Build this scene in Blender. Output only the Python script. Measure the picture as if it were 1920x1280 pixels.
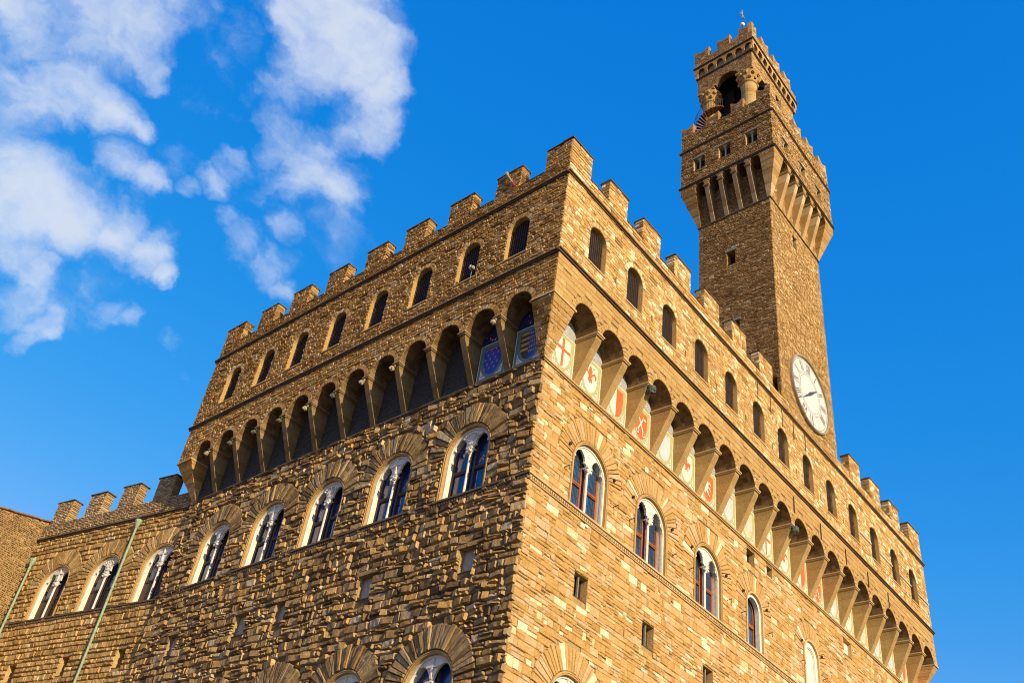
import bpy, math, random
import numpy as np
from mathutils import Matrix, Vector
from mathutils.geometry import delaunay_2d_cdt
for o in list(bpy.data.objects): bpy.data.objects.remove(o)
SC = bpy.context.scene
COL = SC.collection
R = math.radians
random.seed(7)

# ------------------------------------------------------------------ camera
cam_d = bpy.data.cameras.new('camera'); cam = bpy.data.objects.new('camera', cam_d); COL.objects.link(cam)
CAM = Vector((-25.353, -22.272, 2.422)); YAW, PITCH, ROLL = 0.76415, 0.67271, 0.15479
f_ = Vector((math.cos(PITCH)*math.cos(YAW), math.cos(PITCH)*math.sin(YAW), math.sin(PITCH)))
r_ = f_.cross(Vector((0, 0, 1))).normalized(); u_ = r_.cross(f_)
c_, s_ = math.cos(ROLL), math.sin(ROLL)
r2, u2 = c_*r_+s_*u_, -s_*r_+c_*u_
cam.matrix_world = Matrix(((r2.x, u2.x, -f_.x, CAM.x), (r2.y, u2.y, -f_.y, CAM.y), (r2.z, u2.z, -f_.z, CAM.z), (0, 0, 0, 1)))
cam_d.sensor_width = 36.0; cam_d.lens = 1860.883/1920*36.0; cam_d.clip_end = 5000
SC.camera = cam
SC.render.resolution_x, SC.render.resolution_y = 1024, 682
SC.view_settings.view_transform = 'Standard'; SC.view_settings.look = 'None'
SC.cycles.filter_width = 1.05
SC.view_settings.exposure = 0.75; SC.view_settings.gamma = 1.0

# ------------------------------------------------------------------ sun and sky
SUN_AZ, SUN_EL = R(13.8), R(19.5)                 # azimuth measured from -Y towards -X
sd = Vector((-math.sin(SUN_AZ)*math.cos(SUN_EL), -math.cos(SUN_AZ)*math.cos(SUN_EL), math.sin(SUN_EL)))
sun_d = bpy.data.lights.new('sun', 'SUN'); sun_d.energy = 4.0; sun_d.angle = R(0.5); sun_d.color = (1.0, 0.785, 0.49)
sun = bpy.data.objects.new('sun', sun_d); COL.objects.link(sun)
sun.rotation_euler = sd.to_track_quat('Z', 'Y').to_euler(); sun.location = (-30, -60, 60)

W = bpy.data.worlds.new('World'); SC.world = W; W.use_nodes = True
nt = W.node_tree; nt.nodes.clear()
def wn(t, **kw):
    n = nt.nodes.new(t)
    for k, v in kw.items(): setattr(n, k, v)
    return n
def lk(a, b): nt.links.new(a, b)
out = wn('ShaderNodeOutputWorld'); bg = wn('ShaderNodeBackground'); bg.inputs['Strength'].default_value = 0.15
sky = wn('ShaderNodeTexSky', sky_type='NISHITA'); sky.sun_disc = False
sky.sun_elevation = SUN_EL; sky.sun_rotation = math.pi+SUN_AZ
sky.altitude = 100; sky.air_density = 1.0; sky.dust_density = 0.3; sky.ozone_density = 2.0
hsv = wn('ShaderNodeHueSaturation'); hsv.inputs['Hue'].default_value = 0.497; hsv.inputs['Saturation'].default_value = 1.32; hsv.inputs['Value'].default_value = 1.0
lk(sky.outputs['Color'], hsv.inputs['Color'])
sub = wn('ShaderNodeVectorMath', operation='SUBTRACT'); lk(hsv.outputs[0], sub.inputs[0]); sub.inputs[1].default_value = (0, 0, 0)
sub0 = sub; sub = wn('ShaderNodeVectorMath', operation='MAXIMUM'); lk(sub0.outputs[0], sub.inputs[0]); sub.inputs[1].default_value = (0, 0, 0)
sep = wn('ShaderNodeSeparateXYZ'); lk(sub.outputs[0], sep.inputs[0]); cmb = wn('ShaderNodeCombineXYZ')
for i, (pw, gain) in enumerate(((2.4, 1.5), (.70, .99), (.3, 2.36))):      # compress the glare round the sun, keep the blue deep
    p_ = wn('ShaderNodeMath', operation='POWER'); lk(sep.outputs[i], p_.inputs[0]); p_.inputs[1].default_value = pw
    m_ = wn('ShaderNodeMath', operation='MULTIPLY'); lk(p_.outputs[0], m_.inputs[0]); m_.inputs[1].default_value = gain; q_ = wn('ShaderNodeMath', operation='MINIMUM'); lk(m_.outputs[0], q_.inputs[0]); q_.inputs[1].default_value = 3.6 if i == 0 else 9; lk(q_.outputs[0], cmb.inputs[i])
sub = cmb
def pixdir(px, py):
    d = r2*((px-960)/1860.883) + u2*(-(py-640)/1860.883) + f_
    return d.normalized()
# broad cloud banks, as directions on the sky (azimuth/elevation) with an angular radius; noise gives them their shape
banks = [(40,20,170,.95),(170,20,130,.85),(255,50,110,.95),(300,105,60,.85),(310,140,35,.8),(-80,60,200,1),
 (20,180,130,.95),(120,170,110,1),(200,205,80,1),(255,235,45,.9),(60,215,80,.9),
 (20,300,110,.9),(60,355,120,1),(20,400,100,1),(130,410,100,1),(210,430,80,1),(270,470,70,1),(300,520,40,.9),(-60,330,150,1),
 (210,310,75,.85),(270,350,55,.8),(350,365,40,.75),(400,345,50,.85),(440,305,60,.8),(455,285,40,.75),
 (640,60,120,1),(690,110,95,1),(720,170,65,1),(700,230,75,.74),(600,110,110,.85),(560,30,90,.8),(560,170,80,.72),(640,-40,150,1),
 (540,250,80,.76),(600,300,90,.82),(640,350,80,.82),(560,340,70,.7),
 (460,450,75,.78),(510,500,65,.86),(535,540,45,.85),(430,420,50,.7),(530,420,60,.72),
 (20,470,80,.85),(50,510,70,.82),(30,580,80,.85),(80,605,60,.8),(100,630,40,.75),(60,640,40,.7),
 (390,20,80,.66),(450,60,70,.62),(200,590,55,.56),(240,610,40,.54),(330,660,40,.5),(330,720,35,.5),(400,150,150,.37),(460,220,120,.36),(150,560,110,.38),(620,420,120,.36),(340,310,80,.42),(500,360,110,.44),(300,-80,170,.9)]
tc = wn('ShaderNodeTexCoord')
# warp the lookup direction a little so that no bank keeps a round edge
def noise(scale, detail, rough, vec, loc=(0, 0, 0)):
    m = wn('ShaderNodeMapping'); m.inputs['Location'].default_value = loc; lk(vec, m.inputs['Vector'])
    n = wn('ShaderNodeTexNoise'); n.inputs['Scale'].default_value = scale; n.inputs['Detail'].default_value = detail; n.inputs['Roughness'].default_value = rough
    lk(m.outputs[0], n.inputs['Vector']); return n
def math_(op, a, b=None, clamp=False):
    n = wn('ShaderNodeMath', operation=op); n.use_clamp = clamp
    for i, v in enumerate((a, b)):
        if v is None: continue
        if isinstance(v, (int, float)): n.inputs[i].default_value = v
        else: lk(v, n.inputs[i])
    return n.outputs[0]
def vmath(op, a, b):
    n = wn('ShaderNodeVectorMath', operation=op)
    for i, v in enumerate((a, b)):
        if isinstance(v, (tuple, Vector)): n.inputs[i].default_value = tuple(v)
        else: lk(v, n.inputs[i])
    return n
wrp = noise(9, 6, .6, tc.outputs['Generated'])
wv = vmath('SUBTRACT', wrp.outputs['Color'], (.5, .5, .5)); ws = wn('ShaderNodeVectorMath', operation='SCALE'); lk(wv.outputs[0], ws.inputs[0]); ws.inputs['Scale'].default_value = .09
dirw = vmath('ADD', tc.outputs['Generated'], ws.outputs[0]).outputs[0]
dens = None
for (px, py, rad, amp) in banks:
    dv = vmath('DISTANCE', dirw, pixdir(px, py)).outputs['Value']
    mr = wn('ShaderNodeMapRange', interpolation_type='SMOOTHSTEP')
    lk(dv, mr.inputs['Value']); mr.inputs['From Min'].default_value = rad/1860*1.25; mr.inputs['From Max'].default_value = rad/1860*.15
    mr.inputs['To Min'].default_value = 0; mr.inputs['To Max'].default_value = amp
    dens = mr.outputs[0] if dens is None else math_('MAXIMUM', dens, mr.outputs[0])
# streaks: squeeze the noise along the drift of the clouds
drift = (r2*.80-u2*.60).normalized()
dd = wn('ShaderNodeVectorMath', operation='DOT_PRODUCT'); lk(dirw, dd.inputs[0]); dd.inputs[1].default_value = tuple(drift)
ds_ = wn('ShaderNodeVectorMath', operation='SCALE'); ds_.inputs[0].default_value = tuple(-drift*.42); lk(dd.outputs['Value'], ds_.inputs['Scale'])
dirs = vmath('ADD', dirw, ds_.outputs[0]).outputs[0]
n1 = noise(11, 10, .58, dirs); n2 = noise(36, 6, .6, dirs, (3, 1, 7)); n5 = noise(5, 4, .5, dirs, (9, 4, 2))
nn = math_('ADD', math_('ADD', math_('MULTIPLY', math_('SUBTRACT', n1.outputs['Fac'], .5), 2.0), math_('MULTIPLY', math_('SUBTRACT', n2.outputs['Fac'], .5), .7)), math_('MULTIPLY', math_('SUBTRACT', n5.outputs['Fac'], .5), .7))
gate = math_('MULTIPLY', dens, 2.6, True)
tot = math_('ADD', dens, math_('MULTIPLY', nn, gate))
cov = wn('ShaderNodeMapRange', interpolation_type='SMOOTHSTEP'); lk(tot, cov.inputs['Value'])
cov.inputs['From Min'].default_value = .26; cov.inputs['From Max'].default_value = 1.5; cov.inputs['To Max'].default_value = .95
# thick parts a little greyer and bluer, sunlit rims white
shd = wn('ShaderNodeMapRange'); lk(tot, shd.inputs['Value']); shd.inputs['From Min'].default_value = .7; shd.inputs['From Max'].default_value = 1.5
ccol = wn('ShaderNodeMix', data_type='RGBA'); lk(shd.outputs[0], ccol.inputs['Factor'])
ccol.inputs['A'].default_value = (3.45, 3.65, 3.9, 1); ccol.inputs['B'].default_value = (2.6, 2.9, 3.45, 1)
mx = wn('ShaderNodeMix', data_type='RGBA'); lk(cov.outputs[0], mx.inputs['Factor']); lk(sub.outputs[0], mx.inputs['A']); lk(ccol.outputs['Result'], mx.inputs['B'])
lk(mx.outputs['Result'], bg.inputs['Color']); lk(bg.outputs[0], out.inputs['Surface'])

# ------------------------------------------------------------------ frames: (s along the wall, o outwards, z up) -> world
class Frame:
    def __init__(self, org, a, b): self.o = np.array(org, float); self.M = np.array([a, b, (0, 0, 1)], float).T
    def vec(self, v): return np.asarray(v, float) @ self.M.T
    def pt(self, s, o=0, z=0): return self.o + self.M @ np.array((s, o, z), float)
K = 0.03266; G = 1.216
U = np.array((math.sin(K), math.cos(K), 0)); N = np.array((-math.cos(K), math.sin(K), 0)); X = np.array((1., 0, 0)); Y = np.array((0, 1., 0))
FR = Frame((0, 0, 0), X, -Y); FL = Frame((0, 0, 0), U, N); FP = Frame((0, 0, 0), X, U)
T0 = np.array((20.993, -G, 0)); TR = Frame(T0, X, -Y); TL = Frame(T0, U, N); TP = Frame(T0, X, U)
PHI = R(9.9); UW = U*math.cos(PHI)+N*math.sin(PHI); NW = N*math.cos(PHI)-U*math.sin(PHI)
W0 = U*26.2-N*.2; FW = Frame(W0, UW, NW)
FS = Frame(W0+UW*14.1, NW, -UW)            # side of the house at the far left: s runs outwards, faces the wing
WORLD = Frame((0, 0, 0), X, Y)
GROUND = 0.75

# ------------------------------------------------------------------ materials
MATS = {}
def mat_base(name):
    m = bpy.data.materials.new(name); m.use_nodes = True; t = m.node_tree; b = t.nodes['Principled BSDF']; MATS[name] = m
    return m, t, b
def stone_mat(name, ramp, bump=.5, rough=.92, nscale=3.0, stain=.35, fine=14, dark=(.4, .36, .3)):
    m, t, b = mat_base(name); n = t.nodes.new; l = t.links.new
    at = n('ShaderNodeAttribute'); at.attribute_name = 'tone'
    geo = n('ShaderNodeNewGeometry')
    no = n('ShaderNodeTexNoise'); no.inputs['Scale'].default_value = nscale; no.inputs['Detail'].default_value = 6; no.inputs['Roughness'].default_value = .65
    l(geo.outputs['Position'], no.inputs['Vector'])
    s = n('ShaderNodeMath'); s.operation = 'MULTIPLY_ADD'; l(no.outputs['Fac'], s.inputs[0]); s.inputs[1].default_value = .62
    a2 = n('ShaderNodeMath'); a2.operation = 'SUBTRACT'; l(at.outputs['Fac'], a2.inputs[0]); a2.inputs[1].default_value = .31
    l(a2.outputs[0], s.inputs[2])
    cr = n('ShaderNodeValToRGB'); cr.color_ramp.interpolation = 'LINEAR'
    e = cr.color_ramp.elements
    while len(e) < len(ramp): e.new(.5)
    for el, (p, c) in zip(e, ramp): el.position = p; el.color = (*c, 1)
    l(s.outputs[0], cr.inputs['Fac'])
    # weather stains: large soft patches and fine pits
    n2 = n('ShaderNodeTexNoise'); n2.inputs['Scale'].default_value = .55; n2.inputs['Detail'].default_value = 8; n2.inputs['Roughness'].default_value = .7
    l(geo.outputs['Position'], n2.inputs['Vector'])
    r2_ = n('ShaderNodeMapRange'); l(n2.outputs['Fac'], r2_.inputs['Value']); r2_.inputs['From Min'].default_value = .48; r2_.inputs['From Max'].default_value = .75; r2_.inputs['To Max'].default_value = stain
    n3 = n('ShaderNodeTexNoise'); n3.inputs['Scale'].default_value = fine; n3.inputs['Detail'].default_value = 5; n3.inputs['Roughness'].default_value = .7
    l(geo.outputs['Position'], n3.inputs['Vector'])
    r3 = n('ShaderNodeMapRange'); l(n3.outputs['Fac'], r3.inputs['Value']); r3.inputs['From Min'].default_value = .3; r3.inputs['From Max'].default_value = .7; r3.inputs['To Min'].default_value = .72; r3.inputs['To Max'].default_value = 1.22
    mx1 = n('ShaderNodeMix'); mx1.data_type = 'RGBA'; mx1.blend_type = 'MULTIPLY'; l(r2_.outputs[0], mx1.inputs['Factor']); l(cr.outputs[0], mx1.inputs['A']); mx1.inputs['B'].default_value = (*dark, 1)
    mp = n('ShaderNodeMapping'); mp.inputs['Scale'].default_value = (1.6, 1.6, .13); l(geo.outputs['Position'], mp.inputs['Vector'])
    n4 = n('ShaderNodeTexNoise'); n4.inputs['Scale'].default_value = 1.0; n4.inputs['Detail'].default_value = 7; n4.inputs['Roughness'].default_value = .7; l(mp.outputs[0], n4.inputs['Vector'])
    r4 = n('ShaderNodeMapRange'); l(n4.outputs['Fac'], r4.inputs['Value']); r4.inputs['From Min'].default_value = .52; r4.inputs['From Max'].default_value = .72; r4.inputs['To Max'].default_value = stain*.9
    mx4 = n('ShaderNodeMix'); mx4.data_type = 'RGBA'; mx4.blend_type = 'MULTIPLY'; l(r4.outputs[0], mx4.inputs['Factor']); l(mx1.outputs['Result'], mx4.inputs['A']); mx4.inputs['B'].default_value = (.62, .56, .50, 1); mx1 = mx4
    mx2 = n('ShaderNodeMix'); mx2.data_type = 'RGBA'; mx2.blend_type = 'MULTIPLY'; mx2.inputs['Factor'].default_value = 1; l(mx1.outputs['Result'], mx2.inputs['A']); l(r3.outputs[0], mx2.inputs['B'])
    l(mx2.outputs['Result'], b.inputs['Base Color'])
    bu = n('ShaderNodeBump'); bu.inputs['Strength'].default_value = bump; bu.inputs['Distance'].default_value = .05; l(n3.outputs['Fac'], bu.inputs['Height']); l(bu.outputs[0], b.inputs['Normal'])
    b.inputs['Roughness'].default_value = rough; b.inputs['Specular IOR Level'].default_value = .2
    return m
def plain_mat(name, col, rough=.6, var=.15, metal=0, scale=6, spec=.4, bump=0):
    m, t, b = mat_base(name); n = t.nodes.new; l = t.links.new
    geo = n('ShaderNodeNewGeometry'); no = n('ShaderNodeTexNoise'); no.inputs['Scale'].default_value = scale; no.inputs['Detail'].default_value = 6; no.inputs['Roughness'].default_value = .65
    l(geo.outputs['Position'], no.inputs['Vector'])
    mr = n('ShaderNodeMapRange'); l(no.outputs['Fac'], mr.inputs['Value']); mr.inputs['From Min'].default_value = .3; mr.inputs['From Max'].default_value = .7; mr.inputs['To Min'].default_value = 1-var; mr.inputs['To Max'].default_value = 1+var
    mx_ = n('ShaderNodeMix'); mx_.data_type = 'RGBA'; mx_.blend_type = 'MULTIPLY'; mx_.inputs['Factor'].default_value = 1; mx_.inputs['A'].default_value = (*col, 1); l(mr.outputs[0], mx_.inputs['B'])
    l(mx_.outputs['Result'], b.inputs['Base Color']); b.inputs['Roughness'].default_value = rough; b.inputs['Metallic'].default_value = metal; b.inputs['Specular IOR Level'].default_value = spec
    if bump:
        bu = n('ShaderNodeBump'); bu.inputs['Strength'].default_value = bump; bu.inputs['Distance'].default_value = .03; l(no.outputs['Fac'], bu.inputs['Height']); l(bu.outputs[0], b.inputs['Normal'])
    return m
AMB = [(0, (.27, .15, .045)), (.3, (.43, .26, .082)), (.58, (.48, .305, .12)), (.72, (.50, .345, .19)), (.82, (.56, .40, .19)), (.93, (.70, .56, .32)), (1, (.76, .64, .42))]
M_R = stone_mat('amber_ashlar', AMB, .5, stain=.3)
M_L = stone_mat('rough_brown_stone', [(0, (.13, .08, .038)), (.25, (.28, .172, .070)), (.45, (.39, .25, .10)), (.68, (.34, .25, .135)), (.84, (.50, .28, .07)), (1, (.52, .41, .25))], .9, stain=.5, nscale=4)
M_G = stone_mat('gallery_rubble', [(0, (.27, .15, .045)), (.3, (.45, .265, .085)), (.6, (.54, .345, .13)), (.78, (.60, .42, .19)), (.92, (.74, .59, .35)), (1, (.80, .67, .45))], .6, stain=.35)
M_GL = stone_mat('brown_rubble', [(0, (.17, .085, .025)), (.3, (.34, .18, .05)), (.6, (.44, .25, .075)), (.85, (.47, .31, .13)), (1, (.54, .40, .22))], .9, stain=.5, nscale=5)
M_F = stone_mat('smooth_amber_stone', [(0, (.31, .185, .06)), (.5, (.40, .25, .088)), (1, (.48, .33, .14))], .35, stain=.25, dark=(.6, .52, .42))
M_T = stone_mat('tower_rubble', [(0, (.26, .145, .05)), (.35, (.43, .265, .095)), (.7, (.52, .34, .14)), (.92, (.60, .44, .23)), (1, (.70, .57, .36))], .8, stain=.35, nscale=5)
M_C = stone_mat('corbel_stone', [(0, (.35, .225, .085)), (.5, (.45, .305, .13)), (1, (.55, .42, .23))], .4, stain=.45, dark=(.5, .45, .38))
M_MORT = stone_mat('mortar', [(0, (.28, .18, .07)), (1, (.42, .29, .13))], .6)
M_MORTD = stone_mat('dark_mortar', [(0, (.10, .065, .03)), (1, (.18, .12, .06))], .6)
M_WG = stone_mat('wing_stone', [(0, (.26, .15, .05)), (.4, (.42, .26, .09)), (.75, (.48, .32, .13)), (1, (.55, .42, .23))], .8, stain=.4)
M_RUB = stone_mat('rubble_brick', [(0, (.08, .048, .024)), (.4, (.18, .115, .06)), (.75, (.24, .15, .07)), (.9, (.27, .125, .06)), (1, (.40, .32, .21))], .9, nscale=8, stain=.35)
M_PAR = stone_mat('parapet_rubble', [(0, (.24, .17, .09)), (.4, (.38, .28, .15)), (.75, (.44, .33, .19)), (.92, (.42, .23, .12)), (1, (.52, .43, .29))], .9, nscale=8, stain=.35)
M_CORN = stone_mat('cornice_stone', [(0, (.08, .052, .03)), (1, (.18, .125, .075))], .4, stain=.6)  # dark throughout: the shadow under the cornices is put into the stone colour
M_SOF = stone_mat('arch_brick', [(0, (.10, .058, .025)), (.5, (.17, .10, .045)), (1, (.25, .165, .08))], .6, stain=.5)  # brick colour lowered to deepen the shade under the arches
M_CM = stone_mat('shaded_corbel_stone', [(0, (.16, .10, .042)), (.5, (.225, .145, .06)), (1, (.32, .225, .115))], .45, stain=.5, dark=(.5, .45, .38))  # darker copy of the corbel stone, shade of the left arcade put into it
M_CL = stone_mat('dark_corbel_stone', [(0, (.20, .125, .055)), (.5, (.28, .185, .085)), (1, (.36, .26, .14))], .5, stain=.5, dark=(.5, .45, .38))  # shade-side copy of the corbel stone for the tower's left gallery
M_TL = stone_mat('dark_tower_rubble', [(0, (.13, .065, .02)), (.3, (.27, .145, .045)), (.6, (.35, .20, .065)), (.85, (.40, .27, .12)), (1, (.48, .36, .2))], .9, stain=.5, nscale=5)  # darker copy of the tower stone, deepening the shade on its left faces
M_MARB = plain_mat('white_marble', (.63, .585, .50), .6, .2, bump=.25)
M_DARK = plain_mat('dark_interior', (.008, .006, .005), .9, .3)  # near-black colour standing in for the unlit space behind openings
M_SHUT = plain_mat('dark_brown_shutter', (.045, .022, .013), .7, .3)
M_SHUTD = plain_mat('dark_shutter', (.022, .011, .007), .8, .3)
M_IRON = plain_mat('rusty_iron', (.04, .024, .017), .7, .3)
M_WOOD = plain_mat('red_brown_wood', (.27, .085, .022), .5, .2)
M_WOODD = plain_mat('dark_wood', (.07, .04, .022), .6, .25)
M_GLASS = plain_mat('sky_tinted_glass', (.012, .085, .22), .06, .4, scale=1.2, spec=1.0)  # reflection of the sky is put into the base colour
M_GLASSD = plain_mat('deep_sky_tinted_glass', (.006, .022, .105), .06, .35, scale=1.2, spec=1.0)  # darker copy for the left windows, reflected sky painted into the blue
M_BEAD = plain_mat('sunlit_cream_bead', (.42, .38, .26), .8, .15)  # pale strips along the frames, sunlight on the beads put into the colour
M_PLASD = plain_mat('shade_dark_plaster', (.05, .043, .034), .9, .3, bump=.4)  # back wall of the left arcade, darkened to deepen the recess shade
M_PLAS = plain_mat('grey_plaster', (.19, .175, .14), .9, .25, bump=.4)
M_FILL = plain_mat('pale_grey_fill', (.34, .32, .27), .9, .2, bump=.3)
M_COPP = plain_mat('green_copper', (.24, .33, .215), .6, .22, spec=.4)
M_BRONZ = plain_mat('weathered_bronze', (.07, .085, .06), .6, .6, scale=14, bump=.8)
M_PAL = plain_mat('pale_carved_stone', (.30, .27, .18), .8, .35, scale=14, bump=.8)
M_BLACK = plain_mat('black_numeral_paint', (.05, .048, .045), .6, .1)
M_FACE = plain_mat('white_dial', (.57, .55, .50), .5, .12)
M_GREYP = plain_mat('pale_grey_panel', (.50, .49, .42), .6, .08)
M_RIM = plain_mat('dial_rim', (.30, .24, .17), .6, .25)
M_TILE = plain_mat('old_roof_tile', (.20, .10, .06), .8, .4)
M_GRND = plain_mat('grey_paving', (.075, .066, .055), .8, .25, scale=.6)  # albedo lowered for the shade of unseen buildings behind the camera
M_GOLD = plain_mat('gilt_metal', (.5, .4, .2), .4, .1, metal=.6)
M_WHP = plain_mat('white_paint', (.75, .74, .70), .5, .05)
M_REDP = plain_mat('red_paint', (.45, .04, .03), .5, .1)
P_CRM = plain_mat('fresco_cream', (.70, .64, .52), .7, .22)
P_GRN = plain_mat('fresco_sage', (.34, .35, .18), .7, .15)
P_RED = plain_mat('fresco_red', (.62, .11, .03), .7, .3)
P_LAV = plain_mat('fresco_lavender', (.50, .47, .50), .7, .14, scale=3)
P_BLU = plain_mat('fresco_blue_grey', (.30, .32, .37), .7, .3, scale=9)
P_PNK = plain_mat('fresco_rose', (.42, .20, .20), .7, .3)
P_TAN = plain_mat('fresco_tan', (.58, .44, .30), .7, .3, scale=4)
P_DBL = plain_mat('fresco_deep_blue', (.02, .045, .36), .6, .3)
P_NAVY = plain_mat('fresco_shaded_navy', (.008, .012, .06), .7, .3)  # lunettes of the left bays, impost shade painted into the blue
P_GLD = plain_mat('fresco_gold', (.42, .30, .06), .6, .2)
P_BRN = plain_mat('fresco_dark_brown', (.07, .035, .02), .7, .2)
P_DGR = plain_mat('fresco_teal', (.10, .20, .18), .7, .2)

# ------------------------------------------------------------------ mesh builder (coordinates s, o, z of a frame)
class MB:
    def __init__(self): self.v = []; self.f = []; self.m = []; self.t = []; self.mats = []
    def mi(self, m):
        if m not in self.mats: self.mats.append(m)
        return self.mats.index(m)
    def add(self, vs, fs, m, tone=.5):
        b = len(self.v); i = self.mi(m); self.v.extend(vs)
        for f in fs: self.f.append([b+k for k in f]); self.m.append(i); self.t.append(tone)
    def box(self, s0, s1, o0, o1, z0, z1, m, tone=.5):
        vs = [(s, o, z) for z in (z0, z1) for o in (o0, o1) for s in (s0, s1)]
        self.add(vs, [(0, 1, 3, 2), (4, 6, 7, 5), (0, 4, 5, 1), (2, 3, 7, 6), (0, 2, 6, 4), (1, 5, 7, 3)], m, tone)
    def prism(self, poly, axis, a0, a1, m, tone=.5, caps=True):
        # poly in the two other axes; axis 's': (o,z), 'o': (s,z), 'z': (s,o)
        def P(p, a): return {'s': (a, p[0], p[1]), 'o': (p[0], a, p[1]), 'z': (p[0], p[1], a)}[axis]
        n = len(poly); vs = [P(p, a0) for p in poly]+[P(p, a1) for p in poly]
        fs = [(i, (i+1) % n, n+(i+1) % n, n+i) for i in range(n)]
        if caps: fs += [tuple(range(n)), tuple(range(2*n-1, n-1, -1))]
        self.add(vs, fs, m, tone)
    def plate(self, poly, holes, o0, o1, m, tone=.5):
        # flat plate in (s,z) with holes, between o1 (front) and o0 (back)
        vs, tris = tri(poly, holes)
        self.add([(a, o1, b) for a, b in vs], tris, m, tone); self.add([(a, o0, b) for a, b in vs], tris, m, tone)
        for lp in [poly]+holes: self.prism(lp, 'o', o0, o1, m, tone, caps=False)
    def flat(self, poly, o, m, tone=.5): self.add([(a, o, b) for a, b in poly], [tuple(range(len(poly)))], m, tone)
    def tube(self, pts, r, m, n=6, tone=.5, r1=None, cap=True):
        pts = [Vector(p) for p in pts]; vs = []; k = len(pts)
        for i, p in enumerate(pts):
            d = (pts[min(i+1, k-1)]-pts[max(i-1, 0)]).normalized(); a = d.orthogonal().normalized(); b = d.cross(a)
            rr = r if r1 is None else r+(r1-r)*i/(k-1)
            vs += [tuple(p+a*rr*math.cos(2*math.pi*j/n)+b*rr*math.sin(2*math.pi*j/n)) for j in range(n)]
        fs = [(i*n+j, i*n+(j+1) % n, (i+1)*n+(j+1) % n, (i+1)*n+j) for i in range(k-1) for j in range(n)]
        if cap: fs += [tuple(range(n)), tuple(range((k-1)*n, k*n))]
        self.add(vs, fs, m, tone)
    def lathe(self, prof, cx, cy, m, n=24, tone=.5):
        # (radius, z) profile about a vertical axis
        vs = [(cx+r*math.cos(2*math.pi*j/n), cy+r*math.sin(2*math.pi*j/n), z) for r, z in prof for j in range(n)]
        fs = [(i*n+j, i*n+(j+1) % n, (i+1)*n+(j+1) % n, (i+1)*n+j) for i in range(len(prof)-1) for j in range(n)]
        self.add(vs, fs, m, tone)
    def blob(self, c, r, m, sq=(1, 1, 1), jag=.25, tone=.5, n=8, k=6):
        vs = []
        for i in range(k+1):
            th = math.pi*i/k
            for j in range(n):
                a = 2*math.pi*j/n; rr = r*(1+random.uniform(-jag, jag))
                vs.append((c[0]+rr*sq[0]*math.sin(th)*math.cos(a), c[1]+rr*sq[1]*math.sin(th)*math.sin(a), c[2]+rr*sq[2]*math.cos(th)))
        self.add(vs, [(i*n+j, i*n+(j+1) % n, (i+1)*n+(j+1) % n, (i+1)*n+j) for i in range(k) for j in range(n)], m, tone)
    def mesh(self, name, frame, org):
        V = frame.vec(np.array(self.v, float)-np.array(org, float)) if self.v else np.zeros((0, 3))
        me = bpy.data.meshes.new(name); me.from_pydata(V.tolist(), [], self.f)
        for m in self.mats: me.materials.append(m)
        me.polygons.foreach_set('material_index', self.m)
        a = me.attributes.new('tone', 'FLOAT', 'FACE'); a.data.foreach_set('value', self.t); me.update()
        return me
WLOC = {}
def thing(name, loc, label, cat, group=None):
    o = bpy.data.objects.new(name, None); COL.objects.link(o); o.location = tuple(loc); WLOC[o.name] = np.array(loc, float)
    o.empty_display_size = .5; tag(o, label, cat, group); return o
def tag(o, label, cat, group=None):
    o['label'] = label; o['category'] = cat
    if group: o['group'] = group
def put(name, me, wloc, parent=None):
    o = bpy.data.objects.new(name, me); COL.objects.link(o)
    p = WLOC[parent.name] if parent else np.zeros(3)
    o.location = tuple(np.array(wloc)-p)
    if parent: o.parent = parent
    WLOC[o.name] = np.array(wloc, float); return o
def part(name, mb, frame, parent=None, org=(0, 0, 0), label=None):
    o = put(name, mb.mesh(name, frame, org), frame.pt(*org), parent)
    if label: o['label'] = label
    return o
def copy_tree(src, delta, parent):
    o = src.copy(); COL.objects.link(o); o.parent = parent; WLOC[o.name] = WLOC[src.name]+delta
    o.location = tuple(WLOC[o.name]-(WLOC[parent.name] if parent else 0))
    for ch in list(src.children): copy_tree(ch, delta, o)
    return o

def inside(p, poly):
    x, y = p; c = False; n = len(poly)
    for i in range(n):
        x0, y0 = poly[i]; x1, y1 = poly[(i+1) % n]
        if (y0 > y) != (y1 > y) and x < (x1-x0)*(y-y0)/(y1-y0)+x0: c = not c
    return c
def tri(poly, holes):
    vs = []; es = []
    for lp in [poly]+holes:
        b = len(vs); vs += [Vector(p) for p in lp]; es += [(b+i, b+(i+1) % len(lp)) for i in range(len(lp))]
    ov, oe, of, *_ = delaunay_2d_cdt(vs, es, [], 0, 1e-5)
    fs = []
    for f in of:
        c = ((ov[f[0]].x+ov[f[1]].x+ov[f[2]].x)/3, (ov[f[0]].y+ov[f[1]].y+ov[f[2]].y)/3)
        if inside(c, poly) and not any(inside(c, h) for h in holes): fs.append(tuple(f))
    return [(p.x, p.y) for p in ov], fs
def arch_poly(sc, hw, z0, zs, rise=None, n=14, point=0):
    # rectangle with an arched head; point > 0 gives a pointed head
    rise = hw if rise is None else rise
    pts = [(sc-hw, z0), (sc+hw, z0)]
    if point:
        e = point; Rr = hw+e                                # arcs centred beyond the middle
        top = math.acos(e/Rr); sc_ = rise/(Rr*math.sin(top))
        pts += [(sc-e+Rr*math.cos(top*i/n), zs+sc_*Rr*math.sin(top*i/n)) for i in range(n+1)]
        pts += [(sc+e-Rr*math.cos(top*i/n), zs+sc_*Rr*math.sin(top*i/n)) for i in range(n-1, -1, -1)]
    else:
        pts += [(sc+hw*math.cos(math.pi*i/n), zs+rise*math.sin(math.pi*i/n)) for i in range(n+1)]
    return pts
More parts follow.
